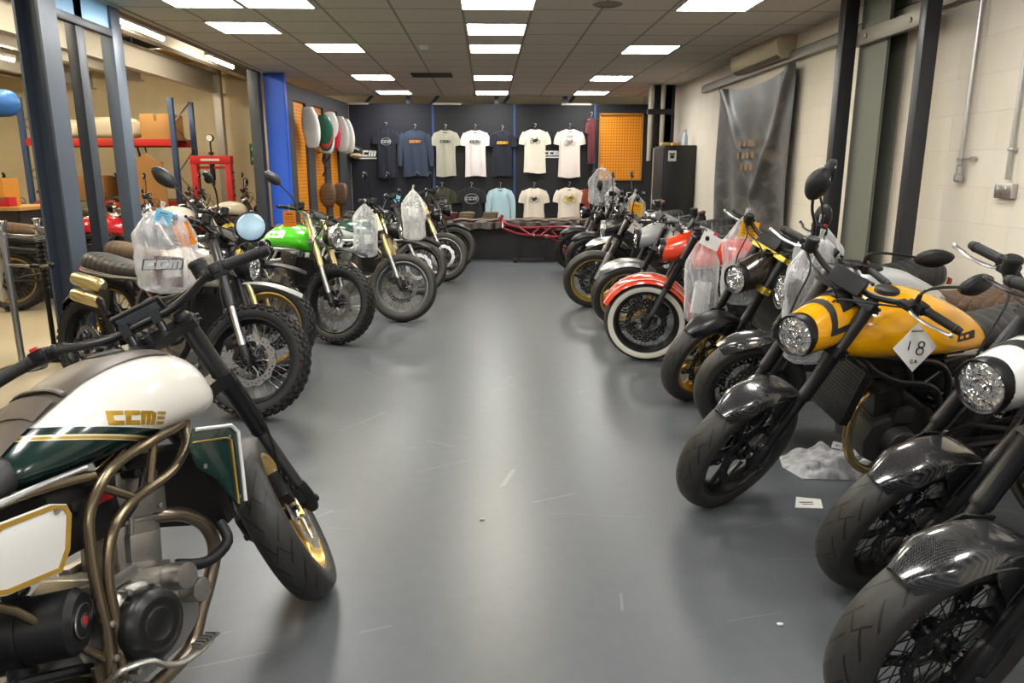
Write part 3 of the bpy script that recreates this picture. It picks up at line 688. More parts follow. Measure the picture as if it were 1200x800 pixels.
def mirror_meshes(s, clamp, pts, head, hd, hrot, inward=False):
    a = sidev(clamp, s); P = cr([sidev(p, s) for p in pts], 4)
    mb = MB().tube([a + V((0, -.014, 0)), a + V((0, .014, 0))], .019, 12).tube(P, .0062, 8)
    mb.tube([P[0], P[0].lerp(P[min(3, len(P) - 1)], .9)], [.011, .009], 8)
    h = MB(); rot = M4.Rotation(hrot[0], 3, 'Z') @ M4.Rotation(hrot[1], 3, 'Y') @ M4.Rotation(hrot[2], 3, 'X')
    hc = sidev(head, s)
    rd = abs(hd[1] - hd[2]) < 1e-6
    if rd: h.ell(hc, hd, 22, 12, rot)
    else:
        K = [(-.45, -.82), (-.88, -.35), (-.95, .15), (-.62, .72), (-.05, 1.0), (.55, .80), (.95, .25), (.90, -.35), (.50, -.85), (0, -1.0)]
        K = [(p.x, p.y) for p in cr([V((a_, b_, 0)) for a_, b_ in K + K[:1]], 2)[:-1]]
        rr_ = []
        for tt, sc_ in ((-1, .86), (-.85, .97), (-.2, 1.0), (.35, .86), (.8, .5), (1.0, .16)):
            if inward: rr_.append([hc + rot @ V((b_ * hd[0] * sc_, tt * hd[1] * s, a_ * hd[2] * sc_)) for a_, b_ in K])
            else: rr_.append([hc + rot @ V((tt * hd[0], a_ * hd[1] * sc_, b_ * hd[2] * sc_)) for a_, b_ in K])
        h.loft(rr_)
    off = V((-hd[0] * .62, 0, 0)) if not inward else V((0, -s * hd[1] * .62, 0)); gs = (hd[0] * .5, hd[1] * .88, hd[2] * .84) if not inward else (hd[0] * .86, hd[1] * .5, hd[2] * .82)
    g = MB().ell(hc + rot @ off, gs, 22, 10, rot, p=1 if rd else .72)
    return mb.mesh('mirror_stem', BLACK), h.mesh('mirror_head', PLASTIC, ang=24), g.mesh('mirror_glass', MIRROR_REFLECTION_BLUE)
def headlight_meshes(R, r=.083):
    c = V((.72, 0, R)) + UA * .62 + V((.15, 0, .0))
    bowl = MB().lathe([(.001, -.10), (r * .45, -.095), (r * .8, -.07), (r * .97, -.03), (r, 0), (r, .02)], 32, 'x', c)
    bz = MB().lathe([(r * .92, .012), (r * .93, .032), (r * 1.0, .036), (r * 1.05, .022), (r * 1.05, 0), (r * 1.0, -.004)], 36, 'x', c)
    ln = MB().lathe([(.001, .038), (r * .35, .036), (r * .65, .032), (r * .93, .026)], 36, 'x', c)
    inner = MB()
    for k in range(3):
        inner.lathe([(r * (.22 + .2 * k), .040 - .006 * k), (r * (.27 + .2 * k), .044 - .006 * k), (r * (.31 + .2 * k), .038 - .006 * k)], 28, 'x', c)
    inner.box(c + V((.036, 0, 0)), (.012, r * 1.2, .012))
    return c, bowl, bz, ln, inner
def cowl_meshes(R):
    """wedge cowl wrapping the headlight, rising back to the clamps"""
    c = V((.72, 0, R)) + UA * .62 + V((.15, 0, 0)); r = .087
    rings = []
    for t in range(9):
        u = t / 8; x = c.x + .012 - u * .235; zc = c.z + u * .012; rr = r * (1 + .12 * sin(pi * u)) ; top = .09 * u + .0
        ring = []
        for k in range(25):
            a = -pi * .30 + (pi * 1.60) * k / 24
            y = cos(a) * rr * (1 + .12 * u); z = sin(a) * rr + (max(0, sin(a)) ** 2) * top * .75
            if z < 0: z *= (1 - .55 * u)
            ring.append(V((x - (.03 * max(0, sin(a))), y, zc + z)))
        rings.append(ring)
    outer = MB(); outer.loft(rings, closed=False, cap=False)
    inn = [[V((p.x, (p.y) * .965, c.z + (p.z - c.z) * .965)) for p in r_] for r_ in rings]
    outer.loft(inn, closed=False, cap=False)
    for e in (0, -1):
        n = len(rings[0]); a = rings[e]; b = inn[e]; outer.loft([a, b], closed=False, cap=False)
    return outer, rings
def fender(R, a0, a1, w, gap=.018, th=.004, rise=.012, point=True):
    mb = MB(); rings = []; n = 22
    for i in range(n + 1):
        u = i / n; a = R_(a0 + (a1 - a0) * u); ww = w * (1 if not point else min(1, .35 + 2.6 * min(u, 1 - u) + .2))
        o = []; inn = []
        for k in range(11):
            s = -1 + 2 * k / 10; y = s * ww / 2; rr = R + gap + rise * (1 - s * s) - (.03 * max(0, abs(s) - .72) / .28)
            o.append(V((rr * cos(a), y, rr * sin(a)))); inn.append(V(((rr - th) * cos(a), y * .97, (rr - th) * sin(a))))
        rings.append(o + inn[::-1])
    return mb.loft(rings, True, True)
TANKS = [(-.20, .815, .775, .06), (-.185, .85, .765, .088), (-.13, .892, .758, .115), (-.05, .935, .757, .14), (.03, .972, .757, .155), (.12, .992, .757, .162), (.2, .995, .757, .16), (.28, .985, .757, .150), (.345, .965, .757, .135), (.395, .935, .76, .115), (.425, .895, .768, .092), (.436, .85, .785, .066)]
def sring(x, zt, zb, wd, n=28, e=2.7, taper=.2):
    ring = []; zc = zb + (zt - zb) * .42
    for k in range(n):
        a = 2 * pi * k / n; c_, s_ = cos(a), sin(a)
        y = wd * (1 if c_ >= 0 else -1) * abs(c_) ** (2 / e); h = (zt - zc) if s_ >= 0 else (zc - zb)
        q = abs(s_) ** (2 / e) * (1 if s_ >= 0 else -1)
        ring.append(V((x, y * (1 - taper * max(0, q)), zc + h * q)))
    return ring
def interp_secs(S, k=3):
    P = [V((a, b, c)) for a, b, c, d in S]; Q = [V((d, 0, 0)) for a, b, c, d in S]
    P2 = cr(P, k); Q2 = cr(Q, k); return [(p.x, p.y, p.z, q.x) for p, q in zip(P2, Q2)]
TANKS_BIG = [(-.30, .80, .775, .06), (-.285, .84, .765, .095), (-.22, .895, .758, .125), (-.12, .945, .755, .15), (-.02, .985, .752, .168), (.08, 1.01, .75, .175), (.18, 1.012, .75, .172), (.28, .995, .75, .158), (.345, .97, .755, .138), (.395, .935, .76, .115), (.425, .895, .768, .092), (.436, .85, .785, .066)]
def tank_mb(scale=(1, 1, 1), secs=TANKS):
    rings = [sring(*s) for s in interp_secs(secs)]
    mb = MB().loft(rings)
    return mb, rings
def tank_cap(z=.992, x=.19):
    return MB().lathe([(.001, .016), (.03, .016), (.044, .012), (.048, .004), (.05, -.006)], 28, 'z', (x, 0, z)).mesh('fuel_cap', PLASTIC)
def seat_mb(kind='bench'):
    if kind == 'bench': S = [(-.78, .875, .82, .06), (-.765, .91, .80, .09), (-.70, .925, .785, .118), (-.55, .905, .77, .128), (-.38, .875, .76, .125), (-.24, .862, .758, .105), (-.17, .872, .76, .08), (-.13, .88, .79, .055)]
    elif kind == 'single': S = [(-.52, .90, .83, .05), (-.50, .925, .80, .09), (-.44, .915, .775, .12), (-.36, .865, .765, .13), (-.27, .84, .76, .12), (-.19, .85, .765, .09), (-.14, .87, .80, .05)]
    else: S = [(-.85, .90, .86, .05), (-.80, .91, .85, .08), (-.6, .90, .83, .1), (-.4, .885, .80, .11), (-.25, .89, .79, .1), (-.1, .93, .83, .07), (-.02, .96, .88, .04)]
    return MB().loft([sring(*s, e=3.2, taper=.12) for s in interp_secs(S)])
TA = [(.37, .045, .80), (.29, .095, .772), (.14, .145, .768), (.02, .155, .757), (-.046, .155, .728), (-.096, .15, .672), (-.115, .15, .615), (-.132, .15, .514), (-.142, .15, .396), (-.162, .145, .285)]
TB = [(.36, .045, .785), (.286, .095, .75), (.244, .125, .711), (.149, .150, .672), (.027, .158, .657), (-.043, .158, .625), (-.08, .155, .575), (-.106, .153, .499), (-.119, .152, .382), (-.135, .148, .285)]
def frame_mesh(m):
    mb = MB()
    for s in (-1, 1):
        mb.tube(cr([sidev(p, s) for p in TA], 5), .0135, 12); mb.tube(cr([sidev(p, s) for p in TB], 5), .0135, 12)
        mb.tube([sidev((.128, .147, .764), s), sidev((.078, .152, .668), s)], .0105, 10)
        mb.tube([sidev((-.055, .153, .72), s), sidev((.02, .157, .66), s)], .0105, 10)
        mb.tube(cr([sidev(p, s) for p in ((-.05, .14, .745), (-.2, .13, .765), (-.45, .125, .775), (-.68, .11, .80), (-.77, .06, .815), (-.785, 0, .82))], 4), .012, 10)
        mb.tube([sidev((-.155, .14, .34), s), sidev((-.30, .125, .55), s), sidev((-.55, .115, .775), s)], .0105, 10)
    mb.tube([(.36, 0, .70), (.425, 0, .70)], .002, 6)
    a = V((.72, 0, .305)) - UN * .045
    mb.tube([a + UA * .575, a + UA * .765], .031, 18)
    for s in (-1, 1): mb.prism([(-.12, .34), (-.115, .25), (-.15, .225), (-.20, .235), (-.19, .34)], s * .135 - .006, s * .135 + .006)
    mb.tube([(-.155, -.15, .285), (-.155, .15, .285)], .016, 14)
    return mb.mesh('frame', m)
def engine_mesh(em):
    mb = MB()
    case = [(-.17, .30), (-.19, .38), (-.16, .46), (-.08, .50), (.0, .48), (.06, .455), (.15, .42), (.175, .34), (.15, .26), (.08, .225), (-.08, .215), (-.15, .24)]
    mb.prism(case, -.105, .105)
    # barrel and head leaning forward
    rot = M4.Rotation(R_(14), 3, 'Y')
    o = V((.055, 0, .44))
    mb.box(o + rot @ V((0, 0, .07)), (.135, .13, .17), rot)
    mb.box(o + rot @ V((0, 0, .012)), (.16, .155, .014), rot); mb.box(o + rot @ V((0, -.03, .06)), (.09, .11, .09), rot); mb.box(o + rot @ V((0, 0, .138)), (.15, .15, .010), rot)
    mb.tube([o + rot @ V((-.03, -.066, .02)), o + rot @ V((-.03, -.075, .17))], .008, 8)
    mb.box(o + rot @ V((0, 0, .185)), (.155, .165, .075), rot); mb.box(o + rot @ V((0, 0, .235)), (.13, .15, .05), rot)
    for sx in (-1, 1):
        for sy in (-1, 1): mb.tube([o + rot @ V((sx * .055, sy * .083, .165)), o + rot @ V((sx * .055, sy * .092, .165))], .009, 8)
    mb.tube([(.10, -.10, .41), (.10, -.165, .41)], [.034, .034], 18)
    mb.tube([(.145, -.1, .345), (.145, -.15, .345)], [.036, .032], 8)
    mb.box((-.06, -.10, .485), (.12, .05, .03)); mb.box((.02, .1, .47), (.09, .04, .06))
    mb.tube([(-.03, 0, .66), (-.12, 0, .69)], [.03, .034], 14)
    for k in range(8):
        a = 2 * pi * k / 8 + .2
        mb.tube([(-.05 + .10 * cos(a), -.10, .36 + .10 * sin(a)), (-.05 + .10 * cos(a), -.168, .36 + .10 * sin(a))], .0085, 8)
    mb.lathe([(.001, -.150), (.09, -.150), (.105, -.14), (.108, -.1)], 32, 'y', (-.05, 0, .36))
    mb.lathe([(.001, .165), (.055, .165), (.07, .155), (.075, .1)], 32, 'y', (.02, 0, .345))
    return mb.mesh('engine', em, bevel=.004)
def clutch_cover():
    return MB().lathe([(.001, -.196), (.034, -.197), (.037, -.199), (.040, -.197), (.058, -.198), (.062, -.2), (.072, -.196), (.082, -.188), (.086, -.176), (.088, -.148)], 48, 'y', (-.045, 0, .362)).mesh('clutch_cover', BLACK)
def radiator_mesh():
    mb = MB(); rot = M4.Rotation(R_(-12), 3, 'Y')
    mb.box((.30, 0, .585), (.04, .27, .25), rot)
    for k in range(16): mb.box(V((.30, 0, .585)) + rot @ V((.022, 0, -.11 + k * .0147)), (.005, .25, .004), rot)
    mb.tube(cr([(.29, -.12, .47), (.27, -.15, .42), (.19, -.14, .40), (.12, -.11, .43)], 4), .0155, 10)
    mb.tube(cr([(.29, .12, .68), (.22, .12, .69), (.12, .07, .66)], 4), .0145, 10)
    return mb.mesh('radiator', PLASTIC)
SHROUD = [(.235, .762), (.365, .730), (.392, .704), (.347, .505), (.322, .49), (.30, .53), (.27, .60), (.215, .66), (.20, .72)]
def exhaust_mesh(m, style):
    mb = MB()
    mb.tube(cr([(.13, -.03, .56), (.17, -.075, .552), (.225, -.085, .522), (.272, -.088, .465), (.278, -.088, .395), (.238, -.085, .33), (.18, -.08, .26), (.12, -.08, .195), (.03, -.11, .18), (-.12, -.14, .20), (-.22, -.16, .27), (-.28, -.165, .40), (-.33, -.165, .50), (-.40, -.165, .56)] if style == 'high' else
                [(.13, -.03, .56), (.17, -.075, .552), (.225, -.085, .522), (.272, -.088, .465), (.278, -.088, .395), (.238, -.085, .33), (.18, -.08, .26), (.12, -.08, .195), (.03, -.09, .18), (-.12, -.08, .17), (-.25, -.10, .18)] if style == 'none' else
                [(.13, .02, .575), (.20, .06, .56), (.25, .09, .50), (.26, .10, .38), (.20, .10, .25), (.1, .10, .19), (-.05, .0, .18), (-.2, -.12, .20), (-.32, -.16, .25)], 5), .0195, 14)
    return mb.mesh('exhaust_header', m)
def silencer_mesh(m, a, b, r=.045):
    a, b = V(a), V(b); P = [a, a.lerp(b, .06), a.lerp(b, .12), a.lerp(b, .93), b, b.lerp(a, -.02)]
    return MB().tube(P, [r * .5, r * .8, r, r, r * .9, r * .55], 24).mesh('silencer', m)
def swingarm_mesh(m):
    mb = MB()
    for s in (-1, 1):
        mb.tube([(-.155, s * .10, .285), (-.30, s * .115, .30), (-.70, s * .105, .31), (-.76, s * .105, .315)], [.03, .034, .024, .02], 8, flat=.55)
        mb.tube([(-.17, s * .1, .33), (-.33, s * .11, .40), (-.68, s * .105, .325)], .013, 8)
        mb.box((-.74, s * .105, .31), (.07, .018, .05))
    mb.tube([(-.155, -.12, .285), (-.155, .12, .285)], .028, 14); mb.tube([(-.27, -.11, .31), (-.27, .11, .31)], .03, 10)
    mb.tube([(-.72, -.13, .31), (-.72, .13, .31)], .014, 10)
    return mb.mesh('swingarm', m)
def shock_mesh():
    mb = MB(); a, b = V((-.25, 0, .36)), V((-.20, 0, .70)); n = 90; pts = []
    d = b - a
    for i in range(n):
        t = .15 + .7 * i / n; an = 2 * pi * 7 * i / n
        pts.append(a + d * t + V((.036 * cos(an), .036 * sin(an), 0)))
    mb.tube(pts, .0058, 6); mb.tube([a, b], .018, 12); mb.tube([a, a + d * .12], .03, 12); mb.tube([b - d * .12, b], .034, 12)
    return mb.mesh('shock_absorber', mat('shock_spring', (.05, .05, .055), .35, .5))
def chain_mesh():
    mb = MB(); y = .088
    path = []
    rc, fc = V((-.72, y, .31)), V((-.135, y, .33))
    for k in range(13): a = pi / 2 + pi * k / 12; path.append(rc + V((.085 * cos(a), 0, .085 * sin(a))))
    for k in range(9): a = -pi / 2 + pi * k / 8; path.append(fc + V((.036 * cos(a), 0, .036 * sin(a))))
    path.append(path[0])
    dense = []
    for a, b in zip(path, path[1:]):
        k = max(1, int((b - a).length / .0159))
        for i in range(k): dense.append(a.lerp(b, i / k))
    for i, (a, b) in enumerate(zip(dense, dense[1:] + dense[:1])):
        c = (a + b) / 2; d = (b - a); an = atan2(d.z, d.x)
        mb.box(c, (.0165, .012 if i % 2 else .016, .0095), M4.Rotation(-an, 3, 'Y'))
    sp = [( (.082 if i % 2 else .074) * cos(2 * pi * i / 76), (.082 if i % 2 else .074) * sin(2 * pi * i / 76)) for i in range(76)]
    mb.prism([(-.72 + a, .31 + b) for a, b in sp], y - .003, y + .003)
    return mb.mesh('chain_and_sprocket', DARKMETAL)
def peg_mesh(s):
    mb = MB(); mb.tube([(-.17, s * .14, .27), (-.17, s * .165, .27)], .012, 8)
    mb.box((-.17, s * .205, .272), (.04, .085, .012))
    for k in range(7): mb.box((-.17, s * (.17 + .012 * k), .281), (.042, .004, .008))
    return mb.mesh('footpeg', STEEL)
def pedal_mesh(s):
    mb = MB(); mb.tube(cr([(-.195, s * .16, .30), (-.17, s * .20, .325), (-.12, s * .225, .315), (-.09, s * .235, .285), (-.05, s * .24, .265), (.0, s * .243, .262), (.045, s * .245, .268)], 4), [.012] * 24 + [.009], 10, flat=.6)
    for k in range(5): mb.box((.0 + k * .012, s * .243, .279), (.005, .032, .008))
    mb.box((.028, s * .243, .272), (.065, .03, .006))
    return mb.mesh('brake_pedal' if s < 0 else 'gear_lever', ALU)
def stand_mesh():
    mb = MB().tube([(-.14, .13, .23), (-.11, .20, .15), (-.05, .315, .062)], .011, 10)
    mb.lathe([(.001, 0), (.026, 0), (.028, .004), (.022, .01), (.001, .01)], 16, 'z', (-.05, .325, .050)); return mb.mesh('side_stand', BLACK)
def caliper_mesh(s):
    mb = MB(); ax = V((0, 0, 0)); c = V((-.115, s * .062, .105))
    rot = M4.Rotation(R_(45), 3, 'Y'); mb.box(c, (.06, .05, .105), rot); mb.box(c + V((.02, s * .012, -.018)), (.035, .03, .06), rot)
    mb.tube([c + V((0, s * .03, .02)), c + V((0, s * .036, .02))], .012, 10); mb.tube([c + V((.02, s * .03, -.02)), c + V((.02, s * .036, -.02))], .012, 10)
    return mb.mesh('brake_caliper', DARKMETAL, bevel=.004)
def hose_mesh(R):
    a = V((.72, 0, R))
    mb = MB()
    mb.tube(cr([a + V((-.1, -.08, .14)), a + V((-.18, -.13, .30)), a + V((-.22, -.135, .48)), a + V((-.17, -.10, .66)), V((.47, -.14, 1.06)), sidev(bar_at(.215), -1) + V((.04, 0, 0))], 6), .0042, 8)
    mb.tube(cr([sidev(bar_at(.24), 1) + V((.04, 0, 0)), V((.49, .14, 1.08)), V((.50, .03, 1.03)), V((.44, -.02, .93)), V((.36, -.03, .82))], 6), .004, 8)
    mb.tube(cr([sidev(bar_at(.24), -1) + V((.03, 0, -.01)), V((.50, -.12, 1.10)), V((.51, 0, 1.07)), V((.44, .03, .95)), V((.35, .03, .80))], 6), .004, 8)
    return mb.mesh('cables', RUBBER)
def plate_mesh(pts, y, th, m, f=None, bevel=.002, name='panel'):
    return MB().prism(pts, y - th / 2, y + th / 2).mesh(name, m, bevel=bevel)
def inset(poly, d):
    n = len(poly); out = []
    ar = sum(poly[i][0] * poly[(i + 1) % n][1] - poly[(i + 1) % n][0] * poly[i][1] for i in range(n)); sg = 1 if ar > 0 else -1
    for i in range(n):
        a, b, c = V(poly[i - 1]), V(poly[i]), V(poly[(i + 1) % n])
        n1 = V((-(b - a).y, (b - a).x)).normalized() * sg; n2 = V((-(c - b).y, (c - b).x)).normalized() * sg
        m = (n1 + n2); m = m / max(.35, m.dot(n1)) if m.length > 1e-5 else n1
        out.append(tuple(b + m * d))
    return out
def band(poly, d0, d1, y0, y1):
    A, B = inset(poly, d0), inset(poly, d1); mb = MB(); n = len(poly)
    rings = [[(A[i][0], y0, A[i][1]), (A[i][0], y1, A[i][1]), (B[i][0], y1, B[i][1]), (B[i][0], y0, B[i][1])] for i in range(n)]
    return mb.loft([[V(p) for p in r] for r in rings], True, False, loop=True)
SIDEP = [(-.42, .70), (-.30, .742), (-.19, .735), (-.155, .72), (-.150, .694), (-.178, .623), (-.21, .586), (-.33, .60), (-.43, .64)]

MIR_UP = dict(clamp=(.362, .245, 1.098), pts=[(.366, .245, 1.11), (.372, .25, 1.16), (.375, .30, 1.24), (.372, .35, 1.29)], head=(.36, .39, 1.32), hd=(.018, .062, .036), rot=(0, 0, .25))
MIR_BACK = dict(clamp=(.362, .245, 1.098), pts=[(.366, .245, 1.11), (.36, .25, 1.165), (.28, .27, 1.175), (.16, .29, 1.16)], head=(.07, .30, 1.15), hd=(.088, .024, .044), rot=(-.15, .08, 0), inward=True)
MIR_TALL = dict(clamp=(.362, .245, 1.098), pts=[(.366, .245, 1.11), (.37, .25, 1.18), (.40, .27, 1.25), (.42, .275, 1.31)], head=(.43, .28, 1.365), hd=(.028, .050, .070), rot=(.2, -.1, .15))
MIR_HIGH = dict(clamp=(.362, .245, 1.098), pts=[(.366, .245, 1.11), (.37, .25, 1.20), (.40, .26, 1.30), (.385, .265, 1.345)], head=(.375, .27, 1.41), hd=(.028, .050, .070), rot=(.2, -.1, .15))
MIR_REAR = dict(clamp=(.362, .245, 1.098), pts=[(.366, .245, 1.11), (.355, .25, 1.165), (.29, .27, 1.23), (.225, .29, 1.285)], head=(.15, .30, 1.335), hd=(.092, .026, .046), rot=(-.1, .55, 0), inward=True)
def motorcycle(label, pose, sp, name='motorcycle', group=None, cat='motorcycle'):
    x, y, yaw, st, ln = pose
    R = sp.get('R', .305); w = sp.get('w', .12)
    root = thing(name, label, cat, group, (x, y, 0), (R_(ln), 0, R_(yaw)))
    ax = V((.72, 0, R)); base = ax + V((-.05, 0, -.02))
    S = T(base) @ M4.Rotation(R_(st), 4, UA) @ T(-base)
    fw = build_wheel(root, 'front_wheel', S @ T(ax), R, w, sp, sp.get('discs', (1, -1)))
    rs = dict(sp); rs['whitewall'] = False
    build_wheel(root, 'rear_wheel', T((-.72, 0, .315)), .315, .15, rs, (-1,), True)
    fk = sp.get('fork', ('usd', BLACK, DARKMETAL))
    for s in (1, -1):
        ms = cached(('fork', R, s, fk[0], fk[1].name, fk[2].name), lambda: fork_leg(R, s, *fk))
        leg = part('fork_leg', ms[0], root, S); part('stanchion', ms[1], leg); part('axle_clamp', ms[2], leg)
        part('brake_caliper', cached(('cal', s), lambda: caliper_mesh(s)), leg, T(ax))
    tc = sp.get('clamp', BLACK)
    part('triple_clamp', cached(('tc', R, tc.name), lambda: triple_clamp(R, tc)), root, S)
    hb = part('handlebar', cached(('bar', sp.get('bar', BLACK).name), lambda: bar_mesh(sp.get('bar', BLACK))), root, S)
    for s in (1, -1):
        part('grip', cached(('grip', s), lambda: grip_mesh(s)), hb)
        part('switchgear', cached(('sw', s), lambda: switch_mesh(s)), hb)
        lm = sp.get('lever', BLACK)
        part('lever', cached(('lev', s, lm.name), lambda: lever_mesh(s, lm)), hb)
        part('lever_perch', cached(('per', s), lambda: perch_mesh(s)), hb)
    part('kill_switch', cached(('kill', sp.get('kill', -1)), lambda: kill_mesh(sp.get('kill', -1))), hb, label='red engine stop switch')
    part('brake_reservoir', cached('resv', lambda: reservoir_mesh(-1, PLASTIC)), hb)
    part('cables', cached(('cab', R), lambda: hose_mesh(R)), root, S)
    for i, (sd, mm) in enumerate(sp.get('mirrors', ((1, MIR_UP), (-1, MIR_UP)))):
        a, b, c = cached(('mir', sd, id(mm)), lambda: mirror_meshes(sd, mm['clamp'], mm['pts'], mm['head'], mm['hd'], (mm['rot'][0] * sd, mm['rot'][1], mm['rot'][2] * sd), mm.get('inward', False)))
        q = part('mirror', a, root, S); part('mirror_head', b, q); part('mirror_glass', c, q)
    if sp.get('light', True):
        c, bowl, bz, ln_, inner = headlight_meshes(R)
        h = part('headlight', cached(('hl', R), lambda: bowl.mesh('headlight', sp.get('bowl', BLACK))), root, S)
        part('headlight_rim', cached(('hlb', R, sp.get('bezel', DARKMETAL).name), lambda: bz.mesh('headlight_rim', sp.get('bezel', DARKMETAL))), h)
        part('headlight_lens', cached(('hll', R), lambda: ln_.mesh('headlight_lens', LENS)), h)
        part('reflector_rings', cached(('hli', R), lambda: inner.mesh('reflector_rings', CHROME)), h)
    if sp.get('light', True) or sp.get('gauge'):
        ga = part('instrument', cached('gauge', gauge_mesh), root, S); part('display', cached('gaugef', gauge_face), ga)
    if sp.get('cowl'):
        cm = sp['cowl']
        ow, rings = cowl_meshes(R)
        cw = part('headlight_cowl', cached(('cowl', R, cm.name), lambda: ow.mesh('headlight_cowl', cm)), root, S)
        if sp.get('cowl_trim'):
            # raised black V band plus dark centre plate on the top of the cowl
            tm = sp['cowl_trim']
            def patch(k0, k1, t0, t1, off=.003, skew=0, mt=tm, nm='cowl_panel'):
                mb = MB(); rr = []
                for t in range(t0, t1 + 1):
                    row = []
                    for k in range(k0, k1 + 1):
                        p = rings[t][k]; c0 = V((p.x, 0, .305 + .56)); row.append(p + (p - V((p.x, 0, p.z - .05))).normalized() * off)
                    rr.append(row)
                mb.loft(rr, closed=False, cap=False)
                me = mb.mesh(nm, mt); return me
            part('cowl_panel', patch(9, 15, 4, 8), cw, label='black centre panel on the headlight cowl')
            part('cowl_stripe', patch(6, 7, 2, 8, off=.0025, mt=INK), cw, label='black stripe'); part('cowl_stripe', patch(17, 18, 2, 8, off=.0025, mt=INK), cw, label='black stripe'); part('cowl_stripe', patch(7, 17, 2, 3, off=.0025, mt=INK), cw, label='black stripe')
    fd = sp.get('fender')
    if fd:
        kind, fm = fd[0], fd[1]
        if kind == 'hug': me = cached(('fd', R, fm.name, kind), lambda: fender(R, 52, 150, w + .045).mesh('front_fender', fm))
        elif kind == 'classic': me = cached(('fd', R, fm.name, kind), lambda: fender(R, 25, 195, w + .05, gap=.03, point=False).mesh('front_fender', fm))
        elif kind == 'short': me = cached(('fd', R, fm.name, kind), lambda: fender(R, 50, 140, w + .02, gap=.035).mesh('front_fender', fm))
        elif kind == 'high':
            def hi():
                rings = []
                for i in range(13):
                    u = i / 12; xx = .70 + (-.10 + .36 * u); zz = R * 2 + .10 + .03 * sin(pi * (.2 + .8 * u)) - .02 * u * u; ww = .058 * (sin(pi * min(1, .25 + .75 * u)) ** .5 if u > .5 else 1) * (1 - .5 * max(0, u - .7)) + .004
                    rings.append([V((xx, ww * a, zz + b)) for a, b in ((-1, -.012), (-.6, .006), (0, .014), (.6, .006), (1, -.012), (.6, -.001), (0, .006), (-.6, -.001))])
                return MB().loft(rings).mesh('front_fender', fm)
            me = cached(('fd', R, fm.name, kind), hi)
            part('front_fender', me, root, S)
        if kind != 'high':
            f_ = part('front_fender', me, root, S @ T(ax))
            if kind == 'hug':
                def stay():
                    mb = MB()
                    for s in (-1, 1):
                        Q = [(-.02 + (R + .02) * cos(R_(110)) * .6, (R + .02) * .62), (-.10, R * .96), (.03, R * 1.0), (-.06, R * .55), (-.11, R * .62)]
                        mb.prism([(-.17, .29), (-.05, .32), (.01, .30), (-.10, .13), (-.14, .15)], s * (w / 2 + .018) - .003, s * (w / 2 + .018) + .003)
                    return mb.mesh('fender_stay', fm)
                part('fender_stay', cached(('fst', R, fm.name, w), stay), f_)
            if sp.get('fender_edge'):
                em = sp['fender_edge']
                def edge():
                    mb = MB()
                    for s in (-1, 1):
                        pts = []
                        for i in range(23):
                            a = R_(25 + 170 * i / 22); rr = R + .03 + .004; pts.append(((rr) * cos(a), s * (w + .05) / 2 * .93, rr * sin(a)))
                        mb.tube(pts, .0035, 6)
                    return mb.mesh('fender_edge', em)
                part('fender_edge', edge(), f_, label='white pinstripe')
    if sp.get('neck', True):
        pass
    # body
    tm = sp['tank']
    secs = sp.get('tank_secs', TANKS)
    def tk():
        mb, _ = tank_mb(secs=secs); return mb.mesh('fuel_tank', tm, ang=60)
    tank = part('fuel_tank', cached(('tank', tm.name, id(secs)), tk), root)
    zc = max(q_[1] for q_ in secs)
    part('fuel_cap', cached(('cap', zc), lambda: tank_cap(zc - .003)), tank)
    if sp.get('letters'):
        lm, lh, lx, lz, txt = sp['letters'][:5]; sl = sp['letters'][5] if len(sp['letters']) > 5 else 0
        mbt, _ = tank_mb(secs=secs)
        bvh = BVHTree.FromPolygons([tuple(v) for v in mbt.v], mbt.f)
        def fine(ring_txt, s):
            lb, wd = lettering(ring_txt, lh, th=.0012)
            me0 = lb.mesh('tmp', lm, smooth=False); bm = bmesh.new(); bm.from_mesh(me0)
            bmesh.ops.triangulate(bm, faces=bm.faces); bmesh.ops.subdivide_edges(bm, edges=bm.edges, cuts=2, use_grid_fill=True)
            for v in bm.verts:
                # letter x runs forward on the right side, backward on the left; sl is the run of the stripe
                dx = (v.co.x - wd / 2) * (1 if s < 0 else -1); px = lx + dx; pz = lz + v.co.z - lh / 2 - sl * dx
                hit, nrm, _, _ = bvh.ray_cast(V((px, s * .5, pz)), V((0, -s, 0)))
                if hit is None: hit = V((px, s * .15, pz)); nrm = V((0, s, 0))
                v.co = hit + (nrm if nrm.y * s > 0 else -nrm) * (.0008 + v.co.y)
            bm.to_mesh(me0); bm.free(); me0.name = 'tank_lettering'; return me0
        for s in (-1, 1): part('tank_lettering', fine(txt, s), tank)
    if sp.get('strap'):
        rings = [sring(*q) for q in interp_secs(secs)]
        mb = MB(); rr = []
        for r_ in rings[3:24]:
            u = (r_[0].x + .2) / .5
            row = [p + V((0, 0, .006)) + V((0, p.y, 0)) * .03 for p in r_[4:11]]
            rr.append(row)
        mb.loft(rr, closed=False, cap=False); mb.loft([[p - V((0, 0, .009)) for p in r_] for r_ in rr], closed=False, cap=False)
        sk = part('tank_strap', mb.mesh('tank_strap', LEATHER_PLAIN), tank, label='dark leather strap over the tank')
        b2 = MB()
        for q in rr[6:8]: pass
        b2.loft([[p + V((0, 0, .004 + .004 * k)) for p in rr[4 + k]] for k in range(3)], closed=False, cap=False)
        c0 = rr[7]
        b2.tube([p + V((0, 0, .007)) for p in c0], .009, 8, flat=.5)
        part('buckle_flap', b2.mesh('buckle_flap', LEATHER_PLAIN), sk)
    sk_ = sp.get('seat', ('bench', LEATHER_BLACK))
    seat = part('seat', cached(('seat',) + (sk_[0], sk_[1].name), lambda: seat_mb(sk_[0]).mesh('seat', sk_[1], ang=50)), root)
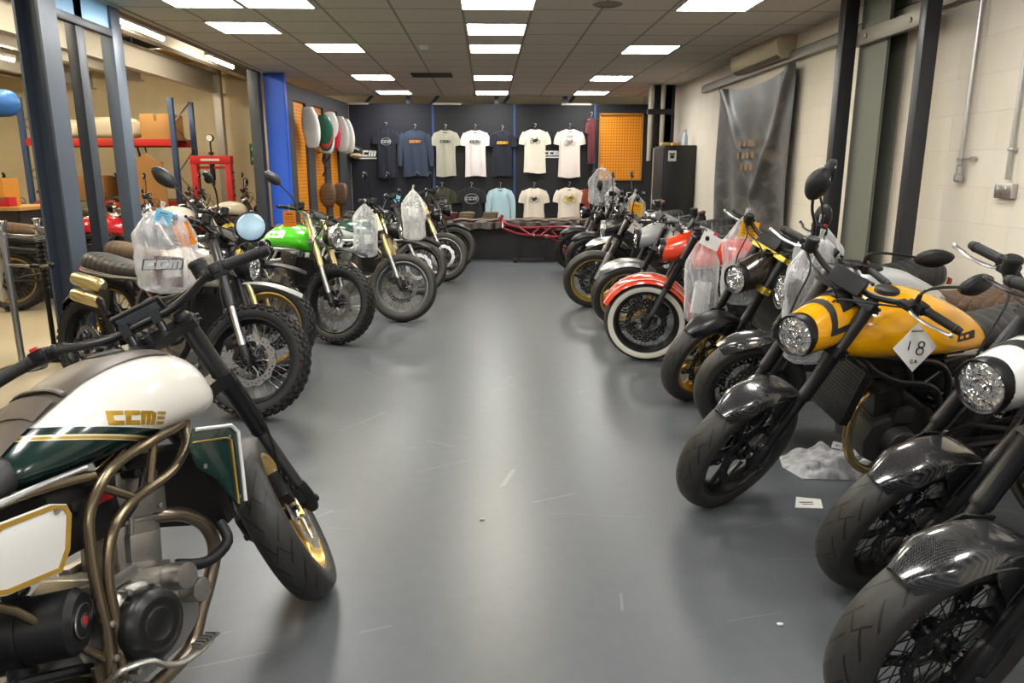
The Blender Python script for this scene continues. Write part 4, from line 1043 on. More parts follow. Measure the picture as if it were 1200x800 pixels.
    def rail():
        mb = MB()
        for s in (-1, 1):
            mb.tube(cr([sidev(p, s) for p in ((-.06, .135, .77), (-.2, .135, .772), (-.42, .137, .768), (-.62, .132, .785), (-.75, .10, .80), (-.81, .04, .82), (-.82, 0, .822))], 4), .0075, 8)
        return mb.mesh('seat_rail', STEEL)
    part('seat_rail', cached('rail', rail), seat, label='polished rail around the seat base')
    fr = sp.get('frame', BLACK)
    part('frame', cached(('frame', fr.name), lambda: frame_mesh(fr)), root)
    em_ = sp.get('engine', ALU)
    en = part('engine', cached(('engine', em_.name), lambda: engine_mesh(em_)), root)
    part('battery_tray', cached('btray', lambda: MB().box((-.07, 0, .665), (.17, .22, .15)).box((-.02, -.118, .70), (.05, .012, .04)).tube([(-.10, -.11, .69), (-.10, -.124, .69)], .014, 10).tube([(.08, -.07, .70), (.08, -.124, .70)], .012, 10).tube(cr([(.0, -.11, .60), (.06, -.12, .64), (.12, -.10, .70)], 4), .008, 8).mesh('battery_tray', PLASTIC, bevel=.008)), en)
    part('fuse_cover', cached('fuse', lambda: MB().box((-.03, -.122, .685), (.045, .014, .022)).mesh('fuse_cover', RED, bevel=.003)), en, label='small red cover')
    part('clutch_cover', cached('clutch', clutch_cover), en, label='round black clutch cover')
    part('radiator', cached('radiator', radiator_mesh), root)
    if sp.get('shroud'):
        sm_, border, stripe = sp['shroud']
        for s in (-1, 1):
            y0 = s * .178
            sh = part('radiator_shroud', cached(('shr', s, sm_.name), lambda: MB().prism(SHROUD, y0 - .004, y0 + .004).mesh('radiator_shroud', sm_, bevel=.002)), root)
            yo = y0 + s * .006
            if border: part('shroud_border', cached(('shb', s, border.name), lambda: MB().tube([(.237, yo - s * .002, .757), (.363, yo - s * .002, .727), (.384, yo - s * .002, .70), (.362, yo - s * .002, .60), (.341, yo - s * .002, .508)], .0085, 6, flat=.7).mesh('shroud_border', border)), sh)
            if stripe: part('shroud_stripe', cached(('shs', s, stripe.name), lambda: MB().tube([(.215, yo, .728), (.335, yo, .700), (.349, yo, .687), (.313, yo, .512)], .0045, 6, flat=.6).mesh('shroud_stripe', stripe)), sh)
            part('shroud_bolt', cached(('shbo', s), lambda: MB().tube([(.232, yo - .002, .655), (.232, yo + s * .003, .655)], .007, 10).tube([(.345, yo - .002, .70), (.345, yo + s * .003, .70)], .005, 10).tube([(.322, yo - .002, .53), (.322, yo + s * .003, .53)], .005, 10).mesh('shroud_bolt', STEEL)), sh)
    if sp.get('sidepanel'):
        pm, bm_ = sp['sidepanel']
        for s in (-1, 1):
            y0 = s * .165
            q = part('side_panel', cached(('sp', s, pm.name), lambda: MB().prism(SIDEP, y0 - .005, y0 + .005).mesh('side_panel', pm, bevel=.003)), root)
            if bm_: part('panel_border', cached(('spb', s, bm_.name), lambda: band(SIDEP, .003, .013, y0 + s * .004, y0 + s * .008).mesh('panel_border', bm_)), q)
            part('panel_bolt', cached(('spo', s), lambda: MB().tube([(-.183, y0, .715), (-.183, y0 + s * .012, .715)], .006, 10).mesh('panel_bolt', STEEL)), q)
    def airbox():
        mb = MB().tube([(-.335, .07, .487), (-.33, .06, .485), (-.197, -.143, .462), (-.19, -.155, .46)], [.05, .07, .073, .060], 28).tube([(-.255, -.055, .472), (-.249, -.064, .471)], [.0755, .0755], 28)
        return mb.mesh('shock_canister', PLASTIC)
    ab = part('shock_canister', cached('airbox', airbox), root)
    if sp.get('badge'):
        d = (V((-.19, -.155, .46)) - V((-.33, .06, .485))).normalized(); q = V((-.19, -.155, .46)) + d * .0005; e1 = d.cross(V((0, 0, 1))).normalized(); e2 = e1.cross(d)
        el = lambda r, o: [q + d * o + e1 * (r * cos(a_ * pi / 16)) + e2 * (r * .72 * sin(a_ * pi / 16)) for a_ in range(32)]
        bd = part('oval_badge', MB().loft([el(.05, 0), el(.05, .003)]).mesh('oval_badge', STEEL), ab)
        part('badge_face', MB().loft([el(.046, .003), el(.046, .004)]).mesh('badge_face', PLASTIC), bd); part('badge_rings', MB().loft([el(.022, .004), el(.022, .005)]).mesh('badge_rings', STEEL), bd); part('badge_centre', MB().loft([el(.012, .005), el(.012, .006)]).mesh('badge_centre', RED), bd, label='red badge centre')
    ex = sp.get('exhaust', 'high')
    hm = sp.get('header', mat('heat_tinted_steel', (.26, .21, .16), .3, .9))
    e = part('exhaust_header', cached(('exh', ex, hm.name), lambda: exhaust_mesh(hm, ex)), root)
    sm2 = sp.get('silencer', DARKMETAL)
    def heat():
        mb = MB().tube([(-.33, -.175, .52), (-.38, -.18, .60), (-.42, -.18, .62)], [.03, .045, .04], 12)
        mb.box((-.36, -.19, .62), (.11, .03, .13)); return mb.mesh('exhaust_joint', BLACK, bevel=.006)
    if ex == 'none': pass
    elif ex == 'high':
        for dz in (0, .105):
            part('silencer', cached(('sil', sm2.name, dz), lambda: silencer_mesh(sm2, (-.40, -.175, .60 + dz), (-.68, -.18, .635 + dz), .044)), e)
        part('exhaust_joint', cached('heat', heat), e)
    else: part('silencer', cached(('sil2', sm2.name), lambda: silencer_mesh(sm2, (-.32, -.165, .25), (-.62, -.18, .36), .05)), e)
    sw = part('swingarm', cached(('swing', sp.get('swing', BLACK).name), lambda: swingarm_mesh(sp.get('swing', BLACK))), root)
    part('chain_and_sprocket', cached('chain', chain_mesh), sw)
    part('shock_absorber', cached('shock', shock_mesh), root)
    for s in (1, -1):
        part('footpeg', cached(('peg', s), lambda: peg_mesh(s)), root); part('brake_pedal' if s < 0 else 'gear_lever', cached(('ped', s), lambda: pedal_mesh(s)), root)
    part('side_stand', cached('stand', stand_mesh), root)
    part('rear_fender', cached('rfend', lambda: fender(.315, 70, 150, .16, gap=.05).mesh('rear_fender', PLASTIC)), root, T((-.72, 0, .315)))
    def tail():
        mb = MB().box((-.83, 0, .80), (.03, .11, .04)); return mb.mesh('tail_light', mat('tail_light_red', (.35, .01, .01), .2), bevel=.008)
    part('tail_light', cached('tail', tail), root)
    # rest the tyres on the floor
    bpy.context.view_layer.update()
    zmin = 1e9
    for o in (fw,):
        for ch in o.children:
            if ch.name.startswith('tyre'):
                mw = root.matrix_basis @ o.matrix_local; zmin = min(zmin, min((mw @ v.co).z for v in ch.data.vertices))
    root.location.z = -zmin
    return root, S
# ------------------------------------------------------------ display wall goods
FAB = {}
def fabric(c):
    return mat('cotton_' + c, c, .85, fn=noise_bump(250, .15, .001), sheen=.1)
def garment_mb(hw, ln, seed, long_=False, wob=1):
    rg = random.Random(seed); ph = rg.random() * 6
    prof = [(0, .075), (-.012, .10), (-.03, .15), (-.05, .19), (-.09, hw * .98), (-.2, hw * .95), (-.4, hw * .93), (-ln * .8, hw * .96), (-ln, hw)]
    P = cr([V((a, b, 0)) for a, b in prof], 4); rings = []
    for p in P:
        ring = []; dep = .026 * min(1, .35 - p.x * 6)
        for k in range(36):
            a = 2 * pi * k / 36; x = p.y * cos(a); f = wob * .010 * sin(x * 38 + ph + p.x * 3) * min(1, -p.x * 4) + wob * .006 * sin(x * 71 + ph * 2)
            ring.append(V((x, dep * sin(a) + f, p.x + (.012 * cos(a) ** 2 if p.x > -.06 else 0) + (.012 * sin(ph + cos(a) * 3) if p.x < -ln * .97 else 0))))
        rings.append(ring)
    mb = MB().loft(rings)
    for s in (-1, 1):
        if long_: pts = [(s * (hw - .05), 0, -.075), (s * (hw + .02), 0, -.20), (s * (hw + .045), 0, -.42), (s * (hw + .05), .0, -.62)]; rr = [.075, .062, .05, .035]
        else: pts = [(s * (hw - .05), 0, -.075), (s * (hw + .005), 0, -.16), (s * (hw + .03), 0, -.26)]; rr = [.08, .07, .062]
        c = cr(pts, 4); n = len(c); rad = [rr[min(int(i / (n - 1) * (len(rr) - 1)), len(rr) - 1)] for i in range(n)]
        rings = []
        for i, q in enumerate(c):
            u = i / (n - 1); r_ = rr[0] + (rr[-1] - rr[0]) * u; t = (c[min(i + 1, n - 1)] - c[max(i - 1, 0)]).normalized(); b = V((t.z, 0, -t.x))
            rings.append([q + b * (r_ * cos(2 * pi * k / 14)) + V((0, .022 * sin(2 * pi * k / 14), 0)) for k in range(14)])
        mb.loft(rings)
    return mb
def hanger(x, z, lab, wire=.0):
    t = thing('clothes_hanger', lab, 'hanger', 'hangers on the back display wall', (x, BW - .05, z))
    mb = MB().tube(cr([(-.17, 0, -.035), (-.08, 0, 0), (0, 0, .022), (.08, 0, 0), (.17, 0, -.035)], 4), .008, 8, flat=.6)
    part('hanger_bar', mb.mesh('hanger_bar', BLACK), t)
    part('hook', MB().tube(cr([(0, 0, .02), (0, 0, .06), (.018, 0, .075), (.02, 0, .095), (0, 0, .108), (-.018, .0, .095)], 4), .0028, 6).tube([(0, .048, .104), (0, -.008, .104)], .005, 8).mesh('hook', STEEL), t)
def bike_print(m1, s=1.0):
    mb = MB(); f = lambda a, b, y: (a * s, y, b * s)
    for cx in (-.055, .055): mb.lathe([(.028 * s, -.001), (.036 * s, -.002), (.036 * s, .0)], 16, 'y', (cx * s, 0, -.02 * s))
    for poly in ([(-.05, -.01), (-.03, .02), (.03, .035), (.05, .015), (.03, -.02), (-.02, -.03)], [(-.075, .025), (-.02, .022), (-.02, .034), (-.07, .038)], [(.03, .035), (.02, .055), (.035, .06), (.06, -.01), (.05, -.02)]):
        mb.prism(poly, -.002, 0, f=f)
    return mb.mesh('printed_motorcycle', m1)
def place_on_front(me, parent, x, z, y=-.036, name=None):
    return part(name or me.name, me, parent, T((x, y, z)))
def word(txt, h, m, nm='chest_lettering'):
    mb, wd = lettering(txt, h)
    me = mb.mesh(nm, m)
    for v in me.vertices: v.co.x -= wd / 2; v.co.y -= .002
    return me
SHIRTS = [ # x, z top, half width, length, colour, long, kind, label
 (-1.80, 2.18, .175, .86, '#0e1222', False, 'ring', 'dark navy sleeveless-looking t-shirt with pale round print, first on the upper row'),
 (-1.28, 2.15, .235, .80, '#293548', True, 'orange', 'slate blue sweatshirt with orange chest lettering'),
 (-.735, 2.15, .185, .80, '#a3a08f', False, 'blackword', 'grey marl t-shirt with black chest lettering'),
 (-.20, 2.15, .195, .80, '#d8cfcb', False, 'blackword', 'white t-shirt with black chest lettering'),
 (.29, 2.13, .185, .78, '#0e1222', False, 'yellow', 'navy t-shirt with yellow chest lettering'),
 (.88, 2.17, .205, .76, '#e3dac8', False, 'bike', 'cream t-shirt with dark motorcycle print, upper row right of the blue strip'),
 (1.51, 2.17, .205, .84, '#e0d4c8', False, 'bikegrey', 'cream t-shirt with grey motorcycle and lettering, beside the red garment'),
 (-.82, 1.13, .20, .55, '#33331f', False, 'ring', 'olive green t-shirt low on the wall behind the left bikes'),
 (-.28, 1.13, .20, .55, '#15161a', False, 'ringbig', 'black t-shirt with large pale oval print on the lower row'),
 (.25, 1.13, .19, .55, '#a9c6cf', True, 'none', 'pale blue long sleeved top on the lower row'),
 (.87, 1.13, .20, .55, '#ddd2c0', False, 'bike', 'cream t-shirt with dark motorcycle print on the lower row'),
 (1.52, 1.14, .215, .56, '#e2d8c6', False, 'bikecol', 'cream t-shirt with yellow and green motorcycle print on the lower row')]
for i, (x, z, hw, ln, c, lg, k, lab) in enumerate(SHIRTS):
    t = obj('t_shirt' if not lg else 'long_sleeved_top', garment_mb(hw, ln, i, lg).mesh('garment', fabric(c), ang=80), label=lab, cat='t-shirt' if not lg else 'sweater')
    t.location = (x, BW - .06, z)
    hanger(x, z + .005, 'black hanger holding the ' + ' '.join(lab.split(',')[0].split()[:12]))
    if k == 'ring' or k == 'ringbig':
        r = .09 if k == 'ring' else .13; mt = mat('print_pale', '#8d9094', .7)
        mb = MB().lathe([(r, -.002), (r * .93, -.003), (r * .9, 0)], 32, 'y', (0, 0, 0)); me = mb.mesh('printed_ring', mt)
        for v in me.vertices: v.co.z *= .72
        q = place_on_front(me, t, 0, -.22 if k == 'ring' else -.18, -.042); part('ring_lettering', word('CCM', .05 if k == 'ring' else .06, mt, 'ring_lettering'), q, T((0, 0, -.025)))
    elif k in ('orange', 'blackword', 'yellow'):
        mt = {'orange': mat('print_orange', '#c98a2c', .7), 'blackword': INK, 'yellow': mat('print_yellow', '#d9ab1c', .7)}[k]
        place_on_front(word('CCM=', .045, mt), t, 0, -.21, -.044)
        if k != 'yellow': pass
    elif k == 'bike': place_on_front(bike_print(INK), t, 0, -.19, -.042)
    elif k == 'bikegrey': place_on_front(bike_print(mat('print_grey', '#77706c', .7), 1.1), t, 0, -.22, -.044); place_on_front(word('CCM', .03, mat('print_grey', '#77706c', .7)), t, 0, -.13, -.042)
    elif k == 'bikecol': place_on_front(bike_print(mat('print_mustard', '#c2a02a', .7), 1.4), t, 0, -.19, -.044); place_on_front(MB().prism([(-.02, 0), (.05, .0), (.04, .04), (-.01, .03)], -.003, 0).mesh('printed_patch', mat('print_green', '#4c7a35', .7)), t, 0, -.19, -.046)
    if k in ('blackword', 'bikegrey', 'bikecol', 'none'):
        place_on_front(MB().box((0, 0, 0), (.07, .002, .014)).mesh('neck_label', INK), t, 0, -.035, -.026)
t = obj('hanging_jacket', garment_mb(.13, .78, 77, False, 2.2).mesh('garment', fabric('#5e1f24'), ang=80), label='dark red garment hanging beside the last cream t-shirt', cat='jacket'); t.location = (1.90, BW - .10, 2.36); t.rotation_euler = (0, 0, .9)
hanger(1.90, 2.37, 'black clothes hanger holding the dark red garment')
t = obj('hanging_jacket', garment_mb(.10, .5, 78, False, 2).mesh('garment', fabric('#9c4630'), ang=80), label='rust red garment hanging low beside the lower cream t-shirt', cat='jacket'); t.location = (1.84, BW - .10, 1.12); t.rotation_euler = (0, 0, .9)
# wall badges and the cap
def wall_badge(txt, x, z, h, lab):
    t = thing('wall_sign', lab, 'sign', None, (x, BW - .012, z)); me = word(txt, h, WHITE, 'sign_lettering'); part('sign_lettering', me, t)
    if len(txt) > 2: part('sign_strapline', MB().box((.0, -.002, -.03), (h * 3.6, .008, .022)).mesh('sign_strapline', WHITE), t)
    part('sign_backing', MB().box((0, .008, h * .45), (h * (1.3 * len(txt)), .006, h * 1.7)).mesh('sign_backing', CHAR), t)
wall_badge('X', -2.42, 1.66, .17, 'small white lettered sign at the end of the left partition')
wall_badge('CCM', -2.19, 1.70, .11, 'white lettered sign between the cap and the navy t-shirt')
wall_badge('CCM', 1.18, 1.72, .085, 'white lettered sign between the two upper cream t-shirts')
t = thing('baseball_cap', 'tan and black baseball cap on the back display wall', 'cap', None, (-2.33, BW - .12, 1.73))
part('crown_panel', MB().ell((0, 0, .05), (.115, .1, .10), 20, 12).mesh('crown_panel', fabric('#1a1a1c')), t); part('peak', MB().ell((.0, -.10, -.02), (.115, .10, .045), 20, 8).mesh('peak', fabric('#b9a17c')), t)
part('cap_logo', MB().box((0.02, -.098, .10), (.10, .012, .02), M4.Rotation(.4, 3, 'Y')).mesh('cap_logo', WHITE), t)
# ------------------------------------------------------------ tanks displayed on the left partition
def hung_tank(s, z, m, lab, rot=0, film=False):
    p = PA + PD * s + PN * .175 + V((0, 0, z))
    t = thing('spare_fuel_tank', lab, 'fuel tank', 'spare fuel tanks hung on the left partition', p)
    mb, _ = tank_mb(); me = cached(('tankh', m.name), lambda: mb.mesh('tank_shell', m, ang=60))
    a = math.atan2(PD.y, PD.x)
    Mx = RZ(a) @ RZ(rot) @ RY(R_(78)) @ M4.Diagonal((.9, .8, .9, 1)) @ T((-.13, 0, -.88))
    q = part('tank_shell', me, t, Mx); part('fuel_cap', cached(('cap', 0), tank_cap), q)
    if film:
        mb2 = MB(); rings = [[(p_ + (p_ - V((p_.x, 0, .87))).normalized() * (.012 + .012 * noise.noise(p_ * 18))) for p_ in sring(*q_)] for q_ in interp_secs(TANKS)]
        mb2.loft(rings); part('plastic_wrap', cached('twrap', lambda: mb2.mesh('plastic_wrap', FILM, ang=60)), q)
    part('support_peg', MB().tube([p - p + V((0, 0, 0)), -PN * .14], .008, 8).mesh('support_peg', STEEL), t)
hung_tank(.48, 2.06, two_tone('spare_tank_white', '#d9d9d6', '#cfd0ce', h0=.8), 'plain white spare fuel tank in the nearest bay of the left partition')
hung_tank(1.18, 2.0, two_tone('spare_tank_green', '#dfe6e2', '#1f5b49', '#c93a3a', h0=.86), 'white and dark green spare fuel tank in the middle bay')
hung_tank(1.52, 2.07, two_tone('spare_tank_red', '#c8283a', '#d8d8d6', h0=.82), 'red topped white spare fuel tank in the middle bay')
hung_tank(2.05, 2.04, two_tone('spare_tank_pale', '#c7d3d2', '#d9dad8', '#c0404a', h0=.93), 'pale grey spare fuel tank, nearer one in the farthest bay')
hung_tank(2.38, 2.02, two_tone('spare_tank_cream', '#d6d3c2', '#d9d6c8', h0=.93), 'cream spare fuel tank at the end of the farthest bay')
for s, z, lab in ((1.40, 1.05, 'tan leather spare seat hung low in the middle bay'), (2.10, 1.05, 'tan leather spare seat hung low in the farthest bay')):
    p = PA + PD * s + PN * .09 + V((0, 0, z)); t = thing('spare_saddle', lab, 'seat', 'spare seats hung on the left partition', p); me = cached('spseat', lambda: seat_mb('single').mesh('seat_pad', LEATHER_TAN, ang=50))
    part('seat_pad', me, t, RZ(atan2(PD.y, PD.x)) @ RY(R_(85)) @ T((.32, 0, -.84))); part('seat_hook', MB().tube([(0, 0, .1), -PN * .09 + V((0, 0, .1))], .008, 6).mesh('seat_hook', STEEL), t)
p = PA + PD * 1.38 + PN * .06 + V((0, 0, 1.55)); t = thing('spare_bracket', 'black bent bracket hanging under the tanks in the middle bay', 'bracket', None, p)
part('bracket_tube', MB().tube(cr([(0, 0, .18), (-.03, 0, .05), (.02, .03, -.05), (-.04, 0, -.18)], 4), .014, 8).tube([(0, 0, .02), (.10, .02, .14)], .011, 8).tube([(0, 0, .18), -PN * .1 + V((0, 0, .18))], .006, 6).mesh('bracket_tube', BLACK), t)
# ------------------------------------------------------------ covered table with the crimson frame
t = thing('display_table', 'low table with black cloth skirt against the far display wall', 'table', None, (.95, 12.75, 0))
part('tabletop', MB().box((0, 0, .60), (3.4, .9, .04)).mesh('tabletop', PLASTIC, bevel=.004), t)
mb = MB(); rows = []
for j in range(9):
    row = []
    for i in range(121):
        u = i / 120; f = .012 * sin(u * 60) * (j / 8) + .01 * sin(u * 23 + 1)
        row.append(V((-1.69 + 3.38 * u, -.455 - f, .60 - .585 * j / 8)))
    rows.append(row)
mb.loft(rows, closed=False, cap=False)
part('cloth_skirt', mb.mesh('cloth_skirt', mat('black_cloth', '#211f21', .8), ang=80), t)
for sx in (-1, 1):
    for sy in (-1, 1): part('leg', cached('tleg', lambda: MB().box((0, 0, .29), (.05, .05, .58)).mesh('leg', BLACK)), t, T((sx * 1.62, sy * .38, 0)))
def cover():
    rows = []
    for j in range(15):
        v = j / 14; row = []
        for i in range(141):
            x = -1.75 + 3.5 * i / 140
            if v < .6: y = .47 - .97 * (v / .6); z = .632 + .012 * sin(x * 9 + y * 6) + (.022 * abs(sin(x * 13)) if v > .5 else 0)
            else:
                k = (v - .6) / .4; y = -.50 - .03 * k - .012 * sin(x * 26); z = .632 - (.115 + .02 * sin(x * 13) + .03 * sin(x * 3.1)) * k
            row.append(V((x, y, z)))
        rows.append(row)
    m = MB(); m.loft(rows, closed=False, cap=False); m.loft([[p + V((0, 0, .006)) for p in r_] for r_ in rows], closed=False, cap=False); return m.mesh('leather_cover', mat('dark_brown_cover', '#24120f', .32, fn=noise_bump(30, .2)), ang=80)
t = obj('leather_cover', cover(), label='dark brown leather cover draped over the low table', cat='cover'); t.location = (.95, 12.75, 0)
mb = MB()
pts = [(-1.5 + 3.0 * i / 60, -.47 + .02 * sin(i * .5), .66 + .02 * abs(sin(i * .52))) for i in range(61)]
part('pale_piping', MB().tube(pts, .012, 6).mesh('pale_piping', mat('pale_rope', '#b7a183', .7)), t)
CRIM = mat('crimson_powdercoat', '#8c1228', .3, .2, .6)
t = thing('trellis_chassis', 'bare crimson tubular motorcycle frame leaning on the covered table', 'frame', None, (.95, 12.0, 0)); t.rotation_euler = (0, 0, 0)
mb = MB()
def fr2(p): return p
TP = [(-.75, .0, .70), (-.60, -.02, .60), (-.30, -.02, .555), (.1, -.02, .57), (.5, -.02, .56)]
mb.tube(cr(TP, 4), .02, 10); mb.tube(cr([(-.70, -.1, .56), (-.45, -.12, .47), (-.1, -.12, .44), (.2, -.12, .42), (.45, -.1, .50)], 4), .018, 10)
for a, b in (((-.70, 0, .70), (-.70, -.1, .56)), ((-.45, -.02, .575), (-.25, -.12, .45)), ((-.1, -.12, .44), (.1, -.02, .57)), ((.2, -.12, .42), (.35, -.02, .56)), ((-.25, -.12, .45), (-.1, -.02, .56)), ((.45, -.1, .5), (.5, -.02, .56))): mb.tube([a, b], .014, 8)
mb.tube(cr([(.02, -.1, .44), (.22, -.1, .30), (.32, -.1, .12), (.36, -.08, .06)], 4), .02, 10); mb.tube(cr([(.10, .06, .50), (.26, .04, .33), (.38, .04, .12), (.42, .04, .06)], 4), .018, 10)
mb.tube([(-.76, .0, .66), (-.70, .0, .76)], .03, 12)
part('frame_tubes', mb.mesh('frame_tubes', CRIM), t)
part('frame_lugs', MB().box((.0, -.12, .43), (.05, .03, .05)).box((.3, -.1, .5), (.04, .03, .06)).box((-.2, -.13, .45), (.03, .02, .04)).mesh('frame_lugs', STEEL, bevel=.004), t)
t = thing('paddock_stand', 'low black metal stand on the floor in front of the covered table', 'stand', None, (.95, 12.0, 0))
part('stand_frame', MB().box((0, -.05, .04), (1.05, .05, .04)).box((0, .12, .04), (1.05, .05, .04)).box((-.5, .03, .03), (.05, .25, .05)).box((.4, .03, .05), (.05, .25, .08)).box((-.02, -.07, .2), (.03, .03, .30)).mesh('stand_frame', BLACK, bevel=.004), t)
for k, (x, z, c, s_, lab) in enumerate(((-.62, 12.5, '#4d1820', .09, 'dark red folded garment on the covered table'), (-.35, 12.55, '#6b5c48', .10, 'tan folded garment on the covered table'), (.05, 12.6, '#5c523f', .10, 'khaki folded garment on the covered table, beside the pale blue top'), (2.1, 12.5, '#4a3228', .15, 'brown folded garment at the far end of the covered table'))):
    mb = MB()
    for q in range(3): mb.ell((0.01 * q, 0, .03 + .035 * q), (s_ * 1.3, s_, .028), 20, 8, p=.6)
    t = obj('folded_garment', mb.mesh('folded_garment', fabric(c)), label=lab, cat='folded clothes'); t.location = (x, z, .655)
# ------------------------------------------------------------ workshop beyond the columns
t = thing('workbench', 'dark workbench with a plywood top behind the steel columns', 'workbench', None, (-6.2, 8.6, 0))
part('worktop', MB().box((0, 0, 1.05), (2.4, .8, .04)).mesh('worktop', mat('plywood', '#b98a4a', .6), bevel=.004), t); part('bench_panel', MB().box((0, -.36, .52), (2.3, .04, 1.02)).box((1.13, 0, .52), (.04, .72, 1.02)).box((-1.13, 0, .52), (.04, .72, 1.02)).box((.35, -.385, .52), (.02, .01, 1.02)).mesh('bench_panel', mat('bench_dark', '#2a2624', .6)), t)
def carton(x, y, z, d, c, lab, nm='cardboard_box', rz=0):
    t = thing(nm, lab, 'box', None, (x, y, z), (0, 0, rz)); m = mat('card' + c, c, .8, fn=noise_bump(30, .1))
    part('box_body', MB().box((0, 0, d[2] / 2), d).mesh('box_body', m, bevel=.004), t)
    part('packing_tape', MB().box((0, 0, d[2] + .001), (d[0] * 1.002, .05, .003)).box((0, -d[1] / 2 - .001, d[2] * .85), (.05, .003, d[2] * .28)).mesh('packing_tape', mat('tape_brown', '#8a6a3c', .3)), t)
carton(-5.42, 8.55, 1.071, (.30, .28, .30), '#c98a33', 'orange-brown carton standing on the dark workbench')
carton(-5.22, 8.35, 1.071, (.14, .14, .10), '#b8202a', 'small red box beside the carton on the workbench', 'parts_box')
carton(-6.3, 8.6, 1.071, (.5, .4, .25), '#b58a55', 'wide brown carton at the far end of the workbench')
t = thing('air_receiver', 'blue compressed air tank hung under the joists', 'tank', None, (-5.75, 9.0, 2.20)); part('tank_body', MB().lathe([(.001, -.42), (.07, -.41), (.13, -.36), (.15, -.3), (.15, .3), (.13, .36), (.07, .41), (.001, .42)], 28, 'x').mesh('tank_body', mat('blue_enamel', '#2f6fc0', .4)), t)
part('hanging_strap', MB().box((-.2, 0, .5), (.04, .01, 1.0)).box((.2, 0, .5), (.04, .01, 1.0)).mesh('hanging_strap', BLACK), t); part('tank_band', MB().lathe([(.153, -.02), (.153, .02)], 28, 'x', (.2, 0, 0)).lathe([(.153, -.02), (.153, .02)], 28, 'x', (-.2, 0, 0)).mesh('tank_band', BLACK), t)
# pallet racking
t = thing('pallet_rack', 'pallet racking with blue uprights and red beams', 'racking', None, (-6.15, 13.1, 0)); UPB = mat('rack_blue', '#2e466e', .5); RKR = mat('rack_red', '#c42318', .5)
for x in (-1.35, 1.05):
    for y in (-.42, .42): part('upright', cached('upr', lambda: MB().box((0, 0, 1.3), (.08, .07, 2.6)).mesh('upright', UPB, bevel=.004)), t, T((x, y, 0)))
    mb = MB()
    mb.tube([(x, -.40 if k % 2 else .40, .2 + .4 * k) for k in range(7)], .014, 8)
    part('rack_bracing', mb.mesh('rack_bracing', STEEL), t)
for z in (1.9, .9):
    for y in (-.42, .42): part('rack_beam', cached('rbm', lambda: MB().box((0, 0, 0), (2.34, .05, .11)).mesh('rack_beam', RKR, bevel=.004)), t, T((-.15, y, z)))
part('rack_deck', MB().box((-.15, 0, 1.96), (2.3, .84, .02)).box((-.15, 0, .96), (2.3, .84, .02)).mesh('rack_deck', mat('deck_ply', '#a08050', .7)), t)
carton(-5.4, 13.0, 1.972, (.5, .5, .38), '#b98a52', 'brown carton on the top beam of the racking, nearest its end')
def wrapped(x, y, z, d, lab, seed):
    mb = MB(); me = MB().ell((0, 0, d[2] * .5), (d[0] / 2, d[1] / 2, d[2] / 2), 28, 16, p=.45); rg = random.Random(seed)
    me.v = [tuple(V(v) + V((noise.noise(V(v) * 7 + V((seed, 0, 0))) * .03, noise.noise(V(v) * 7) * .03, 0))) for v in me.v]
    t = obj('wrapped_bundle', me.mesh('wrapped_bundle', mat('milky_wrap', '#d9cdb6', .3), ang=70), label=lab, cat='bundle'); t.location = (x, y, z)
wrapped(-6.2, 13.0, 1.972, (.8, .6, .34), 'pale wrapped bundle on the top beam of the racking, middle', 3); wrapped(-7.0, 13.0, 1.972, (.7, .6, .30), 'pale wrapped bundle on the top beam of the racking, farthest from the press', 5)
carton(-5.75, 12.85, .972, (.55, .45, .62), '#a87744', 'tall brown carton on the lower beam of the racking')
carton(-6.6, 12.9, .972, (.6, .5, .4), '#9c7040', 'wide brown carton on the lower beam of the racking')
t = thing('cardboard_sheet', 'large torn cardboard sheet leaning against the racking', 'cardboard', None, (-5.55, 12.45, 0)); part('sheet', MB().prism([(-.35, 0), (.38, 0), (.36, 1.55), (.1, 1.72), (-.1, 1.6), (-.33, 1.66)], -.01, .01).mesh('sheet', mat('cardboard_tan', '#b4844e', .8)), t, RX(.05))
# hydraulic press
t = thing('hydraulic_press', 'red workshop press with a round gauge on top', 'press', None, (-4.42, 12.4, 0)); PR = mat('press_red', '#c8131a', .4)
mb = MB()
for s in (-1, 1): mb.box((s * .27, 0, .83), (.09, .14, 1.66)); mb.box((s * .27, 0, .03), (.1, .6, .06))
mb.box((0, 0, 1.62), (.64, .16, .13)); mb.box((0, 0, .62), (.60, .16, .10)); mb.box((0, 0, 1.50), (.5, .05, .04))
part('press_frame', mb.mesh('press_frame', PR, bevel=.006), t)
part('ram', MB().tube([(0, 0, 1.68), (0, 0, 1.30)], .04, 14).tube([(0, 0, 1.30), (0, 0, 1.22)], .025, 12).mesh('ram', DARKMETAL), t)
part('gauge', MB().lathe([(.001, -.03), (.055, -.03), (.06, -.02), (.06, .02), (.001, .02)], 24, 'y', (0, 0, 1.96)).tube([(0, 0, 1.68), (0, 0, 1.90)], .014, 8).lathe([(.001, 0), (.04, 0), (.04, .04), (.001, .04)], 14, 'z', (0, 0, 1.70)).mesh('gauge', BLACK), t)
part('gauge_face', MB().lathe([(.001, -.032), (.05, -.032)], 24, 'y', (0, 0, 1.96)).mesh('gauge_face', PAPER), t)
part('pressure_plate_lettering', MB().box((0, -.083, 1.62), (.3, .002, .035)).mesh('pressure_plate', WHITE), t)
mb = MB()
for k in range(7): mb.tube([(.33, -.02, .7 + .12 * k), (.33, -.06, .7 + .12 * k)], .02, 8)
part('adjusting_pins', mb.mesh('adjusting_pins', INK), t)
